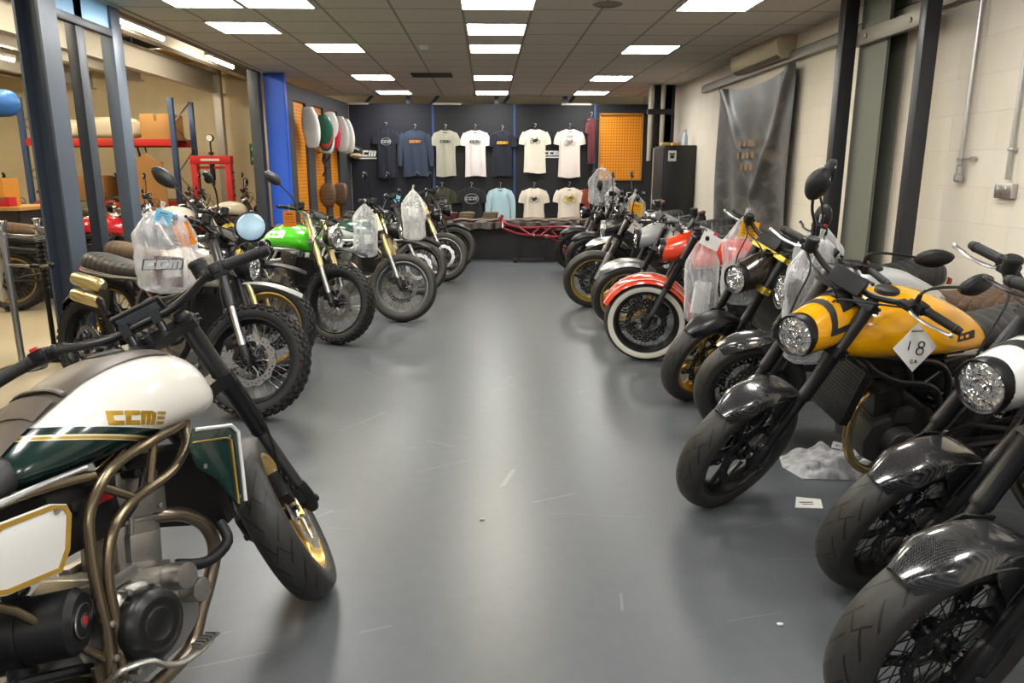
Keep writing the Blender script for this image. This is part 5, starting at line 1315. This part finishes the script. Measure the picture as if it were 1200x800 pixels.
t = thing('safety_sign', 'green and white safe condition sign on the cream block wall', 'sign', None, (-4.47, YB - .005, 1.76)); part('sign_plate', MB().box((0, 0, 0), (.26, .006, .40)).mesh('sign_plate', mat('sign_green', '#1d7a46', .5)), t)
mb = MB()
for sx in (-1, 1):
    for z, hh in ((.10, .05), (-.09, .06)):
        mb.box((sx * .06, -.005, z), (.075, .004, hh)); mb.ell((sx * .06, -.005, z + hh * .85), (.018, .002, .018), 10, 6)
part('pictograms', mb.mesh('pictograms', WHITE), t)
t = thing('hung_hoses', 'loop of black hoses hanging on the cream block wall', 'hose', None, (-6.9, YB - .05, 1.9)); part('hose_loop', MB().tube(cr([(0, 0, .3), (.12, -.02, .2), (.2, 0, -.1), (.25, 0, -.5)], 5), .018, 8).tube(cr([(0, 0, .3), (-.02, -.02, 0), (-.03, 0, -.6)], 5), .018, 8).tube(cr([(0, 0, .3), (.25, -.02, .25), (.34, 0, -.1)], 5), .014, 8).mesh('hose_loop', BLACK), t); part('hose_hook', MB().tube([(0, 0, .3), (0, .05, .3)], .015, 8).mesh('hose_hook', STEEL), t)
# steel barrier post and damper beside the first column
t = thing('barrier_post', 'slim steel barrier post standing beside the black-seated motorcycle', 'post', None, (-3.5, 5.5, 0))
part('post_tube', MB().tube([(0, 0, .01), (0, 0, 1.07)], .024, 18).mesh('post_tube', STEEL), t); part('post_cap', MB().lathe([(.026, 1.02), (.036, 1.05), (.040, 1.09), (.038, 1.10), (.001, 1.10)], 20, 'z').lathe([(.027, 1.0), (.045, 1.0), (.045, 1.008), (.027, 1.008)], 18, 'z').mesh('post_cap', CHROME), t)
part('post_base', MB().lathe([(.026, .03), (.06, .02), (.14, .012), (.16, .004), (.16, 0)], 28, 'z').mesh('post_base', DARKMETAL), t)
t = thing('spare_fork', 'pair of black gaitered fork legs in silver clamps beside the barrier post', 'fork', None, (-3.36, 5.75, 0))
for s in (-1, 1):
    mb = MB().tube([(s * .035, 0, .03), (s * .035, 0, .55)], .018, 12)
    pts = [(s * .035, 0, .55 + .018 * k) for k in range(22)]; mb.tube(pts, [.030 if k % 2 else .022 for k in range(22)], 14)
    part('gaiter', mb.mesh('gaiter', RUBBER), t)
part('clamp_block', MB().box((0, 0, .96), (.12, .05, .03)).box((0, 0, 1.02), (.11, .05, .03)).tube([(-.035, 0, .94), (-.035, 0, 1.07)], .02, 12).tube([(.035, 0, .94), (.035, 0, 1.05)], .02, 12).lathe([(.02, 1.07), (.036, 1.10), (.001, 1.105)], 16, 'z', (-.03, 0, 0)).tube([(.0, 0, 1.02), (.09, 0, 1.04)], .01, 8).mesh('clamp_block', CHROME, bevel=.003), t)
part('fork_foot', MB().box((0, 0, .02), (.2, .16, .04)).mesh('fork_foot', BLACK, bevel=.004), t)
t = thing('tie_rod', 'short steel rod lying between the barrier post and the seat rail', 'rod', None, (-3.5, 5.5, .78)); part('rod', MB().tube([(.024, 0, .0), (.28, -.1, .0), (.42, -.18, .02)], .010, 8).mesh('rod', STEEL), t); part('rod_joint', MB().tube([(.22, -.08, 0), (.30, -.11, 0)], .018, 10).ell((.42, -.18, .02), (.022, .022, .022), 10, 8).mesh('rod_joint', DARKMETAL), t)
# ------------------------------------------------------------ bags and tags
def outlined_logo(parent, M, h=.05):
    a, wd = lettering('CCM', h, th=.0012); b, _ = lettering('CCM', h, th=.0024)
    me = cached(('lgo', h), lambda: (a.mesh('printed_outline', INK), b.mesh('printed_letters', mat('print_silver', '#b9bcc0', .4))))
    c = T((-wd / 2, 0, -h / 2))
    q = part('printed_outline', me[0], parent, M @ c)
    part('printed_letters', me[1], q, T((h * .14, -.0018, h * .07)) @ M4.Diagonal((.93, 1, .86, 1)))
def plastic_bag(label, loc, w_, d_, h_, yaw=0, seed=1, m=None, content=None, logo=0, tilt=(0, 0), top=.12, logo_z=-.5):
    t = thing('plastic_bag', label, 'plastic bag', None, loc, (tilt[0], tilt[1], yaw)); rings = []; n = 48; sd = V((seed * 3.1, seed, 0))
    for j in range(27):
        v = j / 26; z = -h_ * v
        f = top + (1 - top) * min(1, (v / .28)) ** .8; f *= 1 if v < .9 else (1 - ((v - .9) / .1) ** 2 * .45)
        ring = []
        for k in range(n):
            a = 2 * pi * k / n; p = V((cos(a), sin(a), z * 4)) + sd
            g = 1 + .16 * noise.noise(p * 1.6) + .09 * sin(a * 9 + seed + 4 * noise.noise(p)) * (1.15 - v * .8) + .07 * noise.noise(p * 5)
            ring.append(V((w_ / 2 * f * g * cos(a), d_ / 2 * f * g * sin(a), z)))
        rings.append(ring)
    part('film', MB().loft(rings).mesh('film', m or FILM, ang=75), t)
    part('knot', MB().tube([(0, 0, -.01), (0, 0, .02), (.01, 0, .05)], [.016, .008, .014], 10).mesh('knot', m or FILM), t)
    if content:
        cm, cd, cz = content
        q = part('booklets', MB().box((0, 0, cz), cd, M4.Rotation(.12, 3, 'Y')).mesh('booklets', cm, bevel=.003), t)
        part('label_sheet', MB().box((.02, -cd[1] / 2 - .003, cz + .01), (cd[0] * .6, .003, cd[2] * .5), M4.Rotation(-.1, 3, 'Y')).mesh('label_sheet', PAPER), t)
    if logo: outlined_logo(t, T((0, -d_ / 2 * 1.12, -h_ * -logo_z if logo_z > 0 else h_ * logo_z)), logo)
    return t
def tag(label, loc, size, m, yaw=0, roll=0, kind='lines', tilt=0, string=.08, nm='card_tag'):
    t = thing(nm, label, 'tag', None, loc); t.rotation_mode = 'XYZ'
    Mx = RZ(yaw) @ RX(tilt) @ RY(roll); a, b = size
    q = part('card', MB().box((0, 0, 0), (a, .0016, b)).mesh('card', m), t, Mx)
    part('string', MB().tube([(0, 0, b / 2 - .01), (.004, 0, b / 2 + string * .5), (0, 0, b / 2 + string)], .0012, 5).mesh('string', PAPER), t, RZ(yaw) if kind != '18' else RZ(yaw) @ T((0, 0, a * .2)))
    if kind == 'lines':
        mb = MB()
        for k in range(4): mb.box((0, -.0016, b * (.28 - .16 * k)), (a * (.5 if k == 0 else .74), .0012, b * (.06 if k == 0 else .02)))
        part('printed_lines', mb.mesh('printed_lines', INK), q)
    if kind == 'code':
        part('printed_lines', MB().box((-.1 * a, -.0014, .1 * b), (a * .4, .001, b * .08)).box((.12 * a, -.0014, -.12 * b), (a * .4, .001, b * .08)).mesh('printed_lines', mat('print_red', '#a03a3a', .6)), q)
    if kind == '18':
        mb = MB(); W = lambda pts, r=.0024: mb.tube(cr([(x, -.002, z) for x, z in pts], 5), r, 6)
        W([(-.028, .022), (-.028, -.012)]); 
        W([(.022 + .0125 * cos(a_), .014 + .011 * sin(a_)) for a_ in [k * pi / 6 for k in range(13)]]); W([(.021 + .0145 * cos(a_), -.0115 + .0135 * sin(a_)) for a_ in [k * pi / 6 for k in range(13)]])
        part('handwritten_number', mb.mesh('handwritten_number', INK), q, RY(-roll) @ RY(R_(8)))
        mb = MB(); W = lambda pts, r=.0014: mb.tube(cr([(x, -.002, z) for x, z in pts], 5), r, 6)
        W([(-.004, -.047), (-.012, -.046), (-.015, -.053), (-.010, -.058), (-.004, -.056), (-.006, -.053)]); W([(.002, -.058), (.007, -.046), (.012, -.058)]); W([(.004, -.054), (.010, -.054)])
        part('handwritten_initials', mb.mesh('handwritten_initials', INK), q, RY(-roll))
        part('printed_heading', MB().box((0, -.0014, .062), (.05, .001, .006)).mesh('printed_heading', mat('print_grey', '#77706c', .7)), q, RY(-roll))
    return t
ORANGE_CARD = mat('orange_card', '#e8860f', .7); BLUE_CARD = mat('blue_card', '#7fc4e8', .7); YELLOW_CARD = mat('amber_card', '#f0a818', .7)
PINK = mat('pink_card', '#e08ac0', .7)
# ------------------------------------------------------------ paints
GW = two_tone('paint_white_over_green', '#e9e5dc', '#0c2a26', '#b58f3c', '#e8dcb8', h0=.848, k=.37)
P_CREAM = two_tone('paint_cream', '#e6dfcd', '#d8d0bc', h0=.80)
P_YELLOW = two_tone('paint_yellow', '#f2ac00', '#f0a800', h0=.6 + .01)
P_ORANGE = two_tone('paint_orange_over_cream', '#e23a14', '#d7cdb2', '#7a1d14', h0=.885)
P_GREEN = two_tone('paint_bright_green', '#4fd023', '#47bd1e', h0=.62)
P_SILGREEN = two_tone('paint_white_dark_green', '#123a30', '#c9ccc8', h0=.90)
P_BLACK = two_tone('paint_black', '#121214', '#151517', '#8a6a20', h0=.84)
P_GREYGOLD = two_tone('paint_grey_gold', '#2b2a2a', '#1b1b1c', '#8f7a45', h0=.86)
P_RED = two_tone('paint_red', '#b5121c', '#8c0f18', h0=.8); P_REDWHITE = two_tone('paint_red_white', '#e5e2dc', '#c01824', h0=.88)
P_BLUE = two_tone('paint_blue', '#23406e', '#c7c9cc', h0=.85); P_SILVER = two_tone('paint_silver', '#a8aaad', '#7e8083', h0=.84)
P_PINK = two_tone('paint_magenta_white', '#e8e4e2', '#c4245f', h0=.92); P_PURPLE = two_tone('paint_plum', '#4a2438', '#2a1420', h0=.8); P_WHITE = two_tone('paint_white', '#e8e6e0', '#dedbd4', h0=.8); P_OLIVE = two_tone('paint_olive', '#5d5a44', '#3a382b', h0=.84)
DKGREEN = mat('dark_green_gloss', '#0d2b27', .2, 0, .6)
GOLDLINE = mat('gold_pinstripe', '#b58f3c', .3, .3)
GOLDTEXT = mat('gold_lettering', '#b08a1e', .35, .3)
RINGMIR = dict(clamp=(.333, .40, 1.085), pts=[(.333, .405, 1.10), (.325, .41, 1.115)], head=(.32, .405, 1.16), hd=(.008, .046, .046), rot=(0, 0, 0))
MIRS = ((1, MIR_UP), (-1, MIR_UP))
USD_BLACK = ('usd', BLACK, DARKMETAL); USD_GOLD = ('usd', PALEGOLD, STEEL); CONV = ('conv', STEEL, mat('fork_silver', (.42, .42, .43), .35, .7)); CONVB = ('conv', DARKMETAL, mat('fork_dark', (.14, .14, .145), .4, .6))
BK = {}
ENG_DARK = mat('dark_cast_engine', (.07, .068, .066), .4, .7, fn=noise_bump(300, .15, .001))
def ride(key, label, pose, sp):
    if key[0] in 'RW' or key in ('L3', 'L6', 'L8'): sp.setdefault('engine', ENG_DARK)
    BK[key] = motorcycle(label, pose, sp); return BK[key]
ride('L1', 'white and dark green motorcycle with gold wheels, nearest on the left', (-.88, 1.68, 69, 38, -12.5),
     dict(tank=GW, rim=GOLD, spokes='mag', spoke_mat=GOLD, tyre='road', fork=('usd', BLACK, mat('fork_slate', (.12, .12, .125), .3, .7)), frame=BRONZE, shroud=(DKGREEN, WHITE, GOLDLINE), sidepanel=(WHITE, GOLDLINE), strap=True, seat=('single', mat('black_vinyl', (.02, .02, .022), .5)), letters=(GOLDTEXT, .036, .098, .838, 'CCM=', .32), mirrors=((-1, RINGMIR),), light=False, gauge=True, exhaust='none', disc=STEEL, kill=1, badge=True))
ride('L2', 'black-seated motorcycle with cream tank half hidden by a plastic bag', (-2.07, 4.62, -28, 20, -10),
     dict(R=.34, w=.13, tyre='knob', tank=P_CREAM, rim=BLACK, silencer=PALEGOLD, header=DARKMETAL, fork=('usd', mat('fork_graphite', (.07, .07, .075), .3, .6), STEEL), frame=mat('grey_frame_paint', (.10, .095, .09), .35, .4), disc=STEEL, discs=(-1,), fender=('high', mat('light_grey_plastic', '#a9a9a4', .45)), seat=('bench', LEATHER_BLACK), mirrors=((-1, MIR_REAR),)))
ride('L3', 'motorcycle with ribbed tan seat and gold rims behind the black-seated one', (-2.27, 5.48, -22, 15, -10),
     dict(R=.34, w=.13, tyre='knob', tank=P_BLACK, rim=GOLD, fork=('usd', DARKMETAL, PALEGOLD), clamp=YELLOWM, frame=BLACK, seat=('bench', LEATHER_TAN), fender=('high', PLASTIC), mirrors=((-1, MIR_UP),)))
ride('L4', 'bright green tanked motorcycle with gold forks and knobbly tyres', (-1.92, 6.6, -31, 8, -9),
     dict(R=.34, w=.13, tyre='knob', tank=P_GREEN, rim=BLACK, fork=USD_GOLD, clamp=STEEL, discs=(-1,), frame=mat('silver_frame', (.6, .6, .62), .35, .5), disc=STEEL, fender=('high', PLASTIC), bezel=STEEL, letters=(mat('white_lettering', '#e8e8e8', .5), .06, .10, .89, 'CCM'), seat=('bench', LEATHER_BLACK), shroud=(BLACK, None, None), bar=STEEL, mirrors=((-1, MIR_REAR),)))
ride('L5', 'white and dark green motorcycle with gold forks, behind the bright green one', (-1.52, 7.45, -22, 16, -9.5),
     dict(R=.335, w=.12, tyre='knob' if False else 'road', tank=P_SILGREEN, rim=mat('grey_rim', (.2, .2, .21), .3, .7), fork=USD_GOLD, disc=CHROME, discs=(-1,), frame=mat('silver_frame', (.6, .6, .62), .35, .5), light=True, fender=('high', PLASTIC), mirrors=MIRS, sidepanel=(WHITE, None)))
ride('L6', 'dark motorcycle with black forks, third from the far end of the left row', (-1.52, 9.0, -16, 14, -9), dict(R=.33, tank=P_BLACK, rim=BLACK, fork=('usd', DARKMETAL, STEEL), disc=STEEL, discs=(-1,), mirrors=MIRS, fender=('short', PLASTIC)))
ride('L7', 'motorcycle with gold fork tubes near the far end of the left row', (-1.29, 10.1, -18, 15, -10), dict(R=.33, tank=P_BLACK, discs=(-1,), rim=mat('grey_rim', (.2, .2, .21), .3, .7), fork=USD_GOLD, disc=STEEL))
ride('L8', 'dark motorcycle at the far end of the left row, beside the covered table', (-1.21, 11.3, -17, 14, -10), dict(R=.33, tank=P_GREYGOLD, rim=BLACK, fork=('usd', DARKMETAL, DARKMETAL), fender=('short', BLACK)))
ride('R1', 'black motorcycle with carbon front fender, nearest on the right of the aisle', (1.83, 1.74, 186, 11, -8), dict(tank=P_BLACK, rim=BLACK, spoke_mat=BLACK, fork=USD_BLACK, fender=('hug', CARBON), mirrors=(), light=False, disc=DARKMETAL))
ride('R2', 'motorcycle with white headlight cowl, carbon front fender and silver levers', (2.11, 2.34, 178, 23, -13), dict(tank=P_WHITE, rim=BLACK, spoke_mat=BLACK, fork=USD_BLACK, fender=('hug', CARBON), cowl=WHITE, cowl_trim=PLASTIC, lever=STEEL, mirrors=()))
YEL = mat('yellow_gloss', '#f0a800', .22, 0, .6)
ride('R3', 'yellow motorcycle with yellow headlight cowl and number eighteen tag', (1.755, 3.17, 190, 23, -14), dict(R=.315, tank=P_YELLOW, rim=BLACK, spokes='mag', fork=USD_BLACK, fender=('hug', CARBON), cowl=YEL, cowl_trim=PLASTIC, lever=STEEL, mirrors=((1, MIR_BACK), (-1, MIR_TALL)), header=mat('gold_tinted_header', (.5, .36, .16), .25, .9), exhaust='low', letters=(INK, .03, -.12, .86, 'CCM'), tank_secs=TANKS_BIG, seat=('bench', LEATHER_BLACK)))
ride('R4', 'motorcycle with quilted brown seat and upright mirrors behind the yellow one', (2.15, 3.82, 173, 8, -12), dict(tank=P_SILVER, rim=BLACK, fork=USD_BLACK, fender=('hug', CARBON), seat=('bench', LEATHER_BROWN), mirrors=((1, MIR_BACK), (-1, MIR_HIGH))))
ride('R5', 'black and gold motorcycle with gold cast wheels and black fender', (2.06, 4.65, 186, 24, -12), dict(tank=P_GREYGOLD, rim=GOLD, spokes='mag', fork=USD_BLACK, clamp=YELLOWM, fender=('hug', BLACK), cowl=mat('bronze_black_gloss', '#2b2520', .25, .3, .5), lever=STEEL, mirrors=((1, MIR_TALL),), letters=(GOLDTEXT, .036, .08, .868, 'CCM')))
ORG = mat('orange_gloss', '#e0401a', .22, 0, .6)
ride('R6', 'orange and cream motorcycle with whitewall front tyre and orange fenders', (1.94, 5.47, 168, -2, -10), dict(R=.325, w=.13, tank=P_ORANGE, rim=BLACK, whitewall=True, fork=('usd', BLACK, mat('fork_slate', (.12, .12, .125), .3, .7)), fender=('classic', ORG), fender_edge=WHITE, cowl=ORG, letters=(INK, .04, .06, .86, 'CCM'), seat=('single', LEATHER_PLAIN), mirrors=()))
ride('R7', 'motorcycle with silver front fender and white fork clamps behind the orange one', (2.0, 6.7, 166, 15, -10), dict(R=.32, w=.13, tank=P_PINK, rim=GOLD, tyre='road', fork=('usd', BLACK, CHROME), clamp=STEEL, fender=('short', mat('silver_fender', (.5, .5, .51), .3, .7)), cowl=P_SILVER, mirrors=()))
ride('R8', 'motorcycle with silver fork legs and brass rims in the middle of the right row', (1.85, 7.75, 167, 14, -9.5), dict(R=.325, w=.12, tank=P_BLACK, rim=mat('brass_rim', (.72, .52, .12), .3, .8), fork=('conv', STEEL, mat('fork_bright', (.5, .5, .5), .32, .6)), cowl=P_BLACK, bezel=STEEL, mirrors=((1, MIR_UP),)))
ride('R9', 'dark motorcycle with knobbly tyres, third from the far end of the right row', (2.15, 8.85, 165, 15, -10), dict(R=.32, w=.13, tyre='knob', tank=P_SILVER, rim=BLACK, fork=USD_BLACK, fender=('short', STEEL)))
ride('R10', 'dark motorcycle with olive tank, second from the far end of the right row', (2.08, 9.8, 165, 15, -10), dict(R=.32, w=.13, tank=P_OLIVE, rim=BLACK, fork=USD_BLACK, fender=('short', BLACK), lever=STEEL))
ride('R11', 'motorcycle at the far end of the right row with silver fork and tall mirrors', (2.02, 10.7, 165, 16, -10), dict(mirrors=((1, MIR_TALL), (-1, MIR_TALL)), R=.32, w=.13, tyre='knob', tank=P_BLACK, rim=BLACK, fork=CONV, fender=('short', BLACK)))
ride('L0', 'pale motorcycle behind the slim steel post with a bagged handlebar', (-4.35, 5.2, -35, 12, -9), dict(R=.33, tank=P_CREAM, rim=BLACK, fork=CONV, seat=('bench', LEATHER_TAN), mirrors=()))
# bikes parked in the workshop beyond the columns
WS = [('red motorcycle parked beyond the third steel column', (-4.3, 8.05, 12), P_RED, dict(tyre='knob', R=.34, w=.12, fork=CONV, mirrors=MIRS)),
 ('silver motorcycle parked in the workshop beside the red one', (-4.45, 9.0, 16), P_SILVER, dict(fork=CONV, mirrors=MIRS)),
 ('white and red motorcycle parked in line with the red press', (-4.3, 9.95, 10), P_REDWHITE, dict(tyre='knob', R=.34, w=.12, fork=CONVB, mirrors=((1, MIR_UP),))),
 ('black motorcycle parked in front of the red press', (-4.5, 10.85, 14), P_BLACK, dict(fork=CONV, mirrors=MIRS)),
 ('cream motorcycle parked beside the blue column in the workshop', (-4.15, 11.7, 8), P_CREAM, dict(fork=USD_BLACK, mirrors=((1, MIR_TALL), (-1, MIR_UP)))),
 ('blue and silver motorcycle parked beside the workbench', (-6.5, 9.75, 12), P_BLUE, dict(fork=CONV, mirrors=MIRS, bar=STEEL)),
 ('plum motorcycle parked behind the workbench', (-6.6, 10.7, 10), P_PURPLE, dict(fork=CONVB, mirrors=MIRS)),
 ('olive motorcycle parked beside the pallet racking', (-6.4, 11.65, 8), P_OLIVE, dict(tyre='knob', R=.34, w=.12, fork=CONV, mirrors=MIRS, bar=STEEL)),
 ('white motorcycle parked at the far side of the workshop', (-8.3, 10.6, 15), P_WHITE, dict(fork=CONV, mirrors=MIRS))]
for i, (lab, (x, y, yw), tk_, extra) in enumerate(WS):
    sp = dict(tank=tk_, rim=BLACK if i % 3 else GOLD, seat=('bench', LEATHER_BLACK if i % 2 else LEATHER_TAN), light=True, bar=CHROME, lever=STEEL, bezel=CHROME, clamp=STEEL); sp.update(extra)
    ride('W%d' % i, lab, (x, y, yw, 12, -9), sp)
# ------------------------------------------------------------ bags and tags hung from the handlebars
bpy.context.view_layer.update()
def at_bar(key, y, s, off=(0, 0, 0)):
    root, S = BK[key]; return (root.matrix_basis @ S @ sidev(bar_at(y), s)) + V(off)
def at_body(key, p): root, S = BK[key]; return root.matrix_basis @ V(p)
BROWNBOOK = mat('dark_red_booklet', '#5a2a26', .6); GREYBOOK = mat('grey_booklet', '#8f9296', .6)
plastic_bag('milky plastic bag of booklets tied to the black-seated motorcycle', V((-1.82, 4.27, 1.23)), .33, .22, .46, .2, 2, FILM_MILKY, (BROWNBOOK, (.15, .04, .17), -.34), .06, logo_z=-.62, top=.5)
tag('orange card tag on the black-seated motorcycle', V((-1.70, 4.24, 1.10)), (.09, .13), ORANGE_CARD, .1, R_(-18), string=.05)
tag('pale blue card tag on the black-seated motorcycle', V((-1.79, 4.20, 1.20)), (.09, .08), BLUE_CARD, .1, R_(18), string=.02)
tag('orange card tag hanging over the bright green tank', V((-1.60, 6.12, 1.07)), (.10, .13), ORANGE_CARD, .1, 0, string=.05)
plastic_bag('clear plastic bag hanging on the motorcycle behind the bright green one', at_bar('L5', .30, -1, (0, -.04, -.02)), .22, .16, .50, .2, 5, FILM, (GREYBOOK, (.12, .03, .18), -.34))
plastic_bag('white knotted plastic bag at the far end of the left row', V((-.85, 8.72, 1.24)), .26, .18, .58, .1, 7, FILM_MILKY, (PAPER, (.13, .03, .10), -.26), top=.05)
tag('small pale blue tag among the handlebars of the left row', at_bar('L6', .1, 1, (0, -.1, .10)), (.09, .09), BLUE_CARD, 0, .3, string=.02)
plastic_bag('clear bag with white papers beside the nearest right-hand carbon fender', at_body('R1', (.42, .20, 1.02)), .20, .12, .26, .1, 33, FILM, (PAPER, (.10, .02, .12), -.15))
plastic_bag('clear bag behind the slim steel post', at_bar('L0', .30, -1, (.0, -.06, -.02)), .32, .22, .62, .2, 9, FILM, (mat('pink_booklet', '#c98f92', .6), (.20, .04, .16), -.40))
tag('white diamond tag numbered eighteen hanging from the yellow motorcycle', at_bar('R3', .26, 1, (-.02, -.04, -.14)), (.13, .13), PAPER, .15, R_(45), '18', string=.03)
plastic_bag('long clear plastic bag with black logo hanging beside the yellow motorcycle', V((1.64, 3.60, 1.12)), .34, .18, .62, .3, 3, FILM, (GREYBOOK, (.14, .03, .20), -.44), .05, logo_z=-.58, top=.25)
plastic_bag('clear plastic bag draped behind the upright mirrors', at_bar('R4', .30, -1, (0, .0, .02)), .26, .18, .42, .3, 13, FILM)
plastic_bag('clear bag with orange card and black logo, hung between the orange and the gold-wheeled motorcycles', at_bar('R5', .30, -1, (0, -.02, 0)), .26, .16, .55, .2, 15, FILM, (mat('pale_booklet', '#c8c6c0', .6), (.13, .03, .16), -.38), .05, logo_z=-.5)
tag('orange card tag in the bag above the orange tank', at_bar('R5', .30, -1, (0, -.09, -.08)), (.12, .11), YELLOW_CARD, .1, R_(10))
plastic_bag('clear plastic bag of white papers hanging on the orange motorcycle', at_bar('R6', .30, 1, (0, -.02, -.03)), .24, .16, .60, .2, 17, FILM, (PAPER, (.12, .03, .22), -.42))
tag('blank white card on top of the bag on the orange motorcycle', at_bar('R6', .30, 1, (0.02, -.10, -.05)), (.15, .09), PAPER, .2, R_(25), 'none')
tag('white square tag on the motorcycle with the silver front fender', at_bar('R7', .2, 1, (.05, -.05, -.05)), (.11, .11), PAPER, .2, R_(35), 'code')
tag('white diamond tag on the motorcycle with silver fork legs', at_bar('R8', .18, 1, (.05, -.05, -.12)), (.11, .13), PAPER, .1, R_(30), 'code')
plastic_bag('clear bag with amber card in the middle of the right row', at_bar('R8', .30, -1, (.1, 0, .05)), .22, .14, .34, .2, 19, FILM, (PAPER, (.10, .02, .1), -.22))
tag('amber card tag in the middle of the right row', at_bar('R8', .30, -1, (.1, -.09, -.10)), (.14, .13), YELLOW_CARD, .1, R_(12))
plastic_bag('crinkled clear bag pulled over the tall mirrors at the far end of the right row', at_bar('R11', .1, 1, (0, -.1, .46)), .34, .26, .50, .2, 31, FILM, top=.3)
plastic_bag('greyish plastic bag hanging in front of the black cabinet', at_bar('R10', .33, -1, (.0, 0, .08)), .24, .16, .42, .2, 21, FILM_MILKY)
root, S = BK['R4']
for s_, t_, lab in ((1, .50, 'white printed label round the nearer fork leg of the brown-seated motorcycle'), (-1, .58, 'white printed label round the farther fork leg of the brown-seated motorcycle')):
    p = root.matrix_basis @ S @ (V((.72, s_ * .105, .305)) + UA * t_)
    tag(lab, p + V((-.022, -.026, 0)), (.045, .06), PAPER, R_(-30), R_(25), 'code', string=.002)
# things lying on the floor
t = thing('plastic_bag', 'crumpled clear plastic sheet with black logo lying on the floor under the yellow motorcycle', 'plastic bag', None, (1.78, 3.42, 0)); mb = MB(); rows = []
for j in range(31):
    row = []
    for i in range(41):
        u, v = i / 40, j / 30; x = (u - .5) * .62 * (1 - .25 * abs(v - .5)); y = (v - .5) * .34 * (1 - .3 * abs(u - .5))
        hgt = (1 - (2 * u - 1) ** 4) * (1 - (2 * v - 1) ** 4)
        z = .004 + hgt * (.055 + .075 * abs(noise.noise(V((x * 7, y * 9, 3)))) + .03 * abs(noise.noise(V((x * 20, y * 24, 1)))))
        row.append(V((x, y, z)))
    rows.append(row)
mb.loft(rows, closed=False, cap=False); part('film', mb.mesh('film', FILM_MILKY, ang=75), t)
outlined_logo(t, T((.0, -.04, .115)) @ RX(-1.0) @ RZ(0) @ RY(.3), .05)
t = thing('paper_label', 'torn printed paper label on the floor beside the carbon fender wheel', 'label', None, (1.42, 3.02, .001)); part('label_paper', MB().prism([(-.07, -.05), (.05, -.06), (.08, .03), (-.02, .06)], 0, .0015, f=lambda a, b, y: (a, b, y)).mesh('label_paper', PAPER), t); part('printed_lines', MB().box((0, 0, .002), (.06, .008, .001)).box((0, -.02, .002), (.05, .006, .001)).mesh('printed_lines', INK), t)
for i, (x, y, c, nm) in enumerate(((1.26, 4.52, '#c9a227', 'small yellow scrap on the floor near the gold-wheeled motorcycle'), (.95, 2.12, '#cfcac0', 'tiny white crumb on the floor by the nearest right tyre'), (-.03, 2.9, '#b5a98c', 'tiny pale crumb on the open floor'))):
    t = obj('floor_scrap', MB().ell((0, 0, .004), (.012, .008, .004), 8, 6).mesh('floor_scrap', mat('scrap' + c, c, .7)), label=nm, cat='scrap'); t.location = (x, y, 0)
